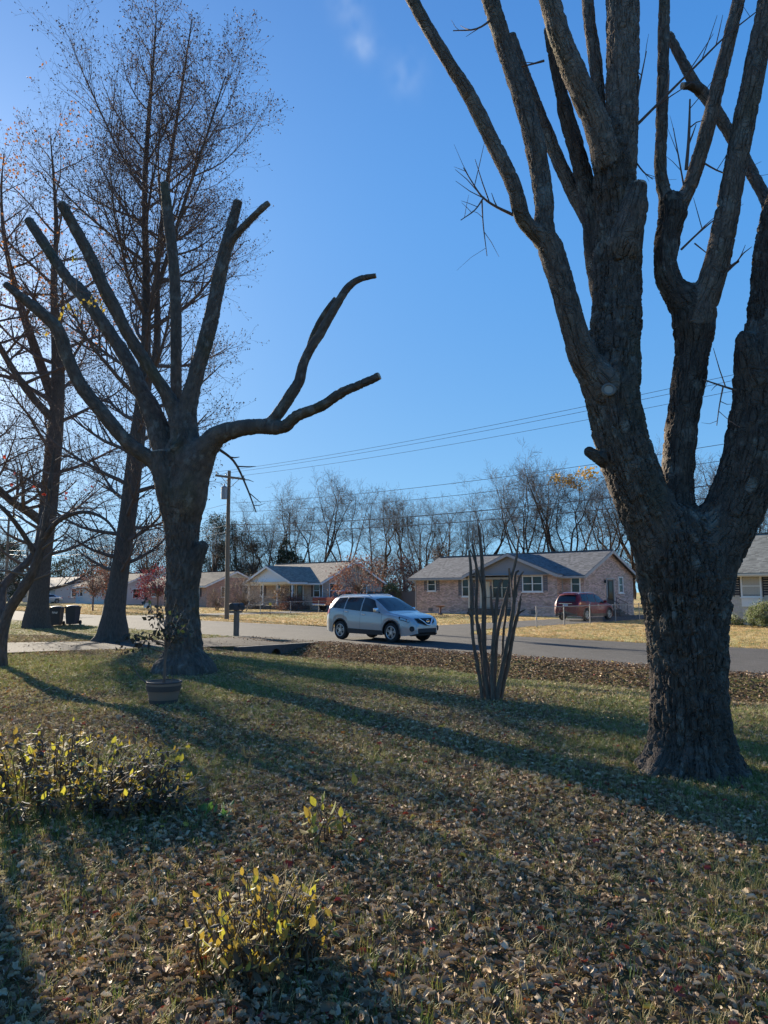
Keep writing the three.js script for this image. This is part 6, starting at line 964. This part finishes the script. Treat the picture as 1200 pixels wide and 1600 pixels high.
scatter('lawn_grass', 'short patchy green and straw coloured grass of the front yard', 'grass', [tuftGeo(11, 9, .5), tuftGeo(12, 9, .55), tuftGeo(13, 8, .6)], M.blade, [[1.9, 4, 900], [4, 7, 820], [7, 11, 700], [11, 18, 480], [18, 28, 240], [28, 46, 60]], (x, z, d, r) => {
  const a = toA(x, z), s = toS(x, z), g = green(x, z), ditch = s > 13 && a > -20.4; if (onPaving(a, s) || s > NEAR) return; if (r() > (d < 6 ? .32 : .42) + .58 * g || (ditch && r() > .04)) return;
  const dry = r() < lerp(.6, .3, g), k = .7 + .6 * r(), c = dry ? [.44, .35, .14] : r() < .5 ? [.25, .26, .05] : [.135, .185, .035], tall = r() < .03 ? 1.4 : .85;
  return { y: H(x, z) - .004, rx: (r() - .5) * .4, rz: (r() - .5) * .4, s: (.05 + .035 * r()) * (d > 28 ? 2.2 : d > 10 ? 1.15 : 1), sy: (.045 + .045 * r()) * tall, c: c.map(v => v * k) };
}, 1002);
{ // grass and fallen leaves of the far verges
  const r = rngOf(1003), gs = [tuftGeo(21, 8, .9), tuftGeo(22, 8, .9)], m = new THREE.Matrix4(), q = new THREE.Quaternion(), root = new THREE.Group(); root.name = 'verge_grass'; scene.add(root); tag(root, 'dormant golden tufts along the far edge of the street', 'grass', null, 'stuff');
  for (const g of gs) { const n = 16000, im = new THREE.InstancedMesh(g, M.blade, n); let k = 0; while (k < n) { const s = FAR + .05 + Math.pow(r(), 1.6) * 19, a = lerp(-110, 0, r()), p = AS(a, s), px = p.x / -p.z; if (px > .56 || px < -.56 || (a > -27.6 && a < -20 && s < 28) || (a > -26 && a < -21.6) || (a > -53.5 && a < -49)) continue; q.setFromAxisAngle(V(0, 1, 0), r() * 6.3); const sc = .07 + .05 * r(); m.compose(V(p.x, H(p.x, p.z), p.z), q, V(sc * 1.6, sc * .8, sc * 1.6)); im.setMatrixAt(k, m); const t = r() < .25 ? [.22, .22, .06] : [.50, .335, .13], w = .75 + .5 * r(); im.setColorAt(k, new THREE.Color().setRGB(t[0] * w, t[1] * w, t[2] * w)); k++; } im.name = 'tuft'; im.userData.kind = 'stuff'; im.castShadow = im.receiveShadow = true; root.add(im); }
}
M.leafLime = leafMat(.42, .38, .04, .5); M.leafMustard = leafMat(.38, .26, .035, .45); M.leafWither = leafMat(.085, .065, .035, .25); M.stemGreen = plain(.09, .065, .04, .8); M.leafGreen = leafMat(.12, .24, .04, .5);
function broadLeaf(list, r) {                                         // folded pointed leaves with a midrib
  const p = [], ix = [], e = new THREE.Euler(), m = new THREE.Matrix4(), v = V(), S = [[0, 0, 0], [.2, .22, .07], [.26, .5, .05], [.13, .8, .0], [0, 1, -.1], [-.13, .8, .0], [-.26, .5, .05], [-.2, .22, .07], [0, .5, -.03]], F = [[0, 1, 8], [1, 2, 8], [2, 3, 8], [3, 4, 8], [4, 5, 8], [5, 6, 8], [6, 7, 8], [7, 0, 8]];
  for (const [c, s, rx, ry] of list) { e.set(rx ?? (r() - .2) * 2, ry ?? r() * 6.3, (r() - .5) * 1.2, 'YXZ'); m.makeRotationFromEuler(e); const b = p.length / 3; for (const q of S) { v.set(q[0] * s, q[1] * s, q[2] * s).applyMatrix4(m).add(c); p.push(v.x, v.y, v.z); } for (const f of F) ix.push(b + f[0], b + f[1], b + f[2]); }
  const g = new THREE.BufferGeometry(); g.setAttribute('position', new THREE.Float32BufferAttribute(p, 3)); g.setIndex(ix); g.computeVertexNormals(); return g;
}
function herb(name, label, pos, stems, R, hgt, mix, o = {}) {
  const root = thing(name, label, 'plant', [pos.x, H(pos.x, pos.z), pos.z], 0), r = rngOf(o.seed), t = new Tubes(), L = mix.map(() => []);
  for (let k = 0; k < stems; k++) {
    const a = r() * 6.3, q = Math.sqrt(r()), bx = Math.cos(a) * R * .75 * q * (o.ex ?? 1), bz = Math.sin(a) * R * .75 * q, h = hgt * (.55 + .5 * r()) * (1 - .35 * q), lx = Math.cos(a) * R * .35 * q + (r() - .5) * .15, lz = Math.sin(a) * R * .3 * q + (r() - .5) * .15, P = [0, .35, .7, 1].map(u => V(bx + lx * u * u, h * (u - .08 * u * u), bz + lz * u * u)); P[0].y = -.03; P[1].x += (r() - .5) * .06; P[2].z += (r() - .5) * .06;
    t.add(P, [.006, .005, .004, .002], 4); for (let b = 0; b < 1; b++) { const j = Math.floor(r() * 3), q0 = P[j].clone().lerp(P[j + 1], r()); t.add([q0, q0.clone().add(V((r() - .5) * .16, .03 + .1 * r(), (r() - .5) * .16))], [.0032, .0015], 3); } const n = o.perStem ?? 9;
    for (let i = 0; i < n; i++) { const u = .22 + .8 * r(), f = Math.min(2.999, u * 3), j = Math.floor(f), p = P[j].clone().lerp(P[j + 1], f - j).add(V((r() - .5) * .06, (r() - .5) * .04, (r() - .5) * .06)); let w = r(), c = 0; for (let z = 0; z < mix.length; z++) { w -= mix[z][1](u, p); if (w <= 0) { c = z; break; } c = z; } L[c].push([p, (o.size ?? .07) * (.5 + .8 * r()), c === 2 ? 1.6 + r() * 1.3 : r() * 2.8 - .2]); }
  }
  part(root, 'stems', t.geo(), M.stemGreen); mix.forEach(([mat], i) => { if (L[i].length) part(root, ['bright_leaves', 'dull_leaves', 'withered_leaves'][i], broadLeaf(L[i], r), mat); }); return root;
}
const near = (px, py) => onLevel(px, py, .02);
herb('leafy_bush', 'low bush of yellow green and withered leaves on the yard, left', near(85, 1252), 120, .85, .63, [[M.leafLime, u => .18], [M.leafMustard, u => .2], [M.leafWither, u => .62]], { seed: 301, perStem: 17, size: .06, ex: 1.1 }).userData.label = 'low bush of yellow green and withered leaves, the largest in the yard';
herb('leafy_bush', 'darker withered bush growing against the largest yellow green bush', near(205, 1272), 70, .42, .40, [[M.leafMustard, u => .16], [M.leafLime, u => .12], [M.leafWither, u => .72]], { seed: 302, perStem: 14, size: .062 });
herb('yellow_weed', 'clump of yellowed weeds with thin dry stems among the leaves', near(405, 1500), 95, .33, .40, [[M.leafLime, u => .14], [M.leafMustard, u => .52], [M.leafWither, u => .34]], { seed: 303, perStem: 9, size: .05 });
herb('yellow_weed', 'small upright weed with a few bright yellow leaves', near(508, 1318), 12, .17, .36, [[M.leafLime, u => .45], [M.leafMustard, u => .35], [M.leafWither, u => .2]], { seed: 304, perStem: 5, size: .07 });
herb('green_weed', 'flat tuft of fresh green leaves beside the withered bush', near(330, 1282), 10, .16, .09, [[M.leafGreen, u => 1]], { seed: 305, perStem: 4, size: .07 });
{ const p = near(555, 1262), root = thing('yellow_leaf_shoot', 'bent dry stem holding one large yellow leaf', 'plant', [p.x, H(p.x, p.z), p.z], 0), r = rngOf(9), t = new Tubes(); t.add([V(-.16, 0, .05), V(-.08, .1, .02), V(-.02, .17, 0), V(.0, .2, 0)], [.005, .004, .003, .002], 5); part(root, 'stem', t.geo(), M.stemGreen); part(root, 'leaf', broadLeaf([[V(0, .17, 0), .1, .5, 2.8]], r), M.leafYellow); }
// dry grass stalks in the clump
{ const p = near(440, 1490), root = thing('dry_grass_clump', 'clump of thin straw coloured grass stalks behind the yellow weeds', 'plant', [p.x, H(p.x, p.z), p.z], 0), r = rngOf(91), t = new Tubes(); for (let k = 0; k < 30; k++) { const a = r() * 6.3, q = .12 * Math.sqrt(r()), h = .18 + .2 * r(), l = .05 + .16 * r(), b = V(Math.cos(a) * q, -.01, Math.sin(a) * q), e = r() * 6.3; t.add([b, b.clone().add(V(Math.cos(e) * l * .25, h * .6, Math.sin(e) * l * .25)), b.clone().add(V(Math.cos(e) * l, h, Math.sin(e) * l))], [.0022, .0018, .0008], 3); } part(root, 'stalks', t.geo(), plain(.42, .32, .15, .8)); }




renderer.render(scene, camera);
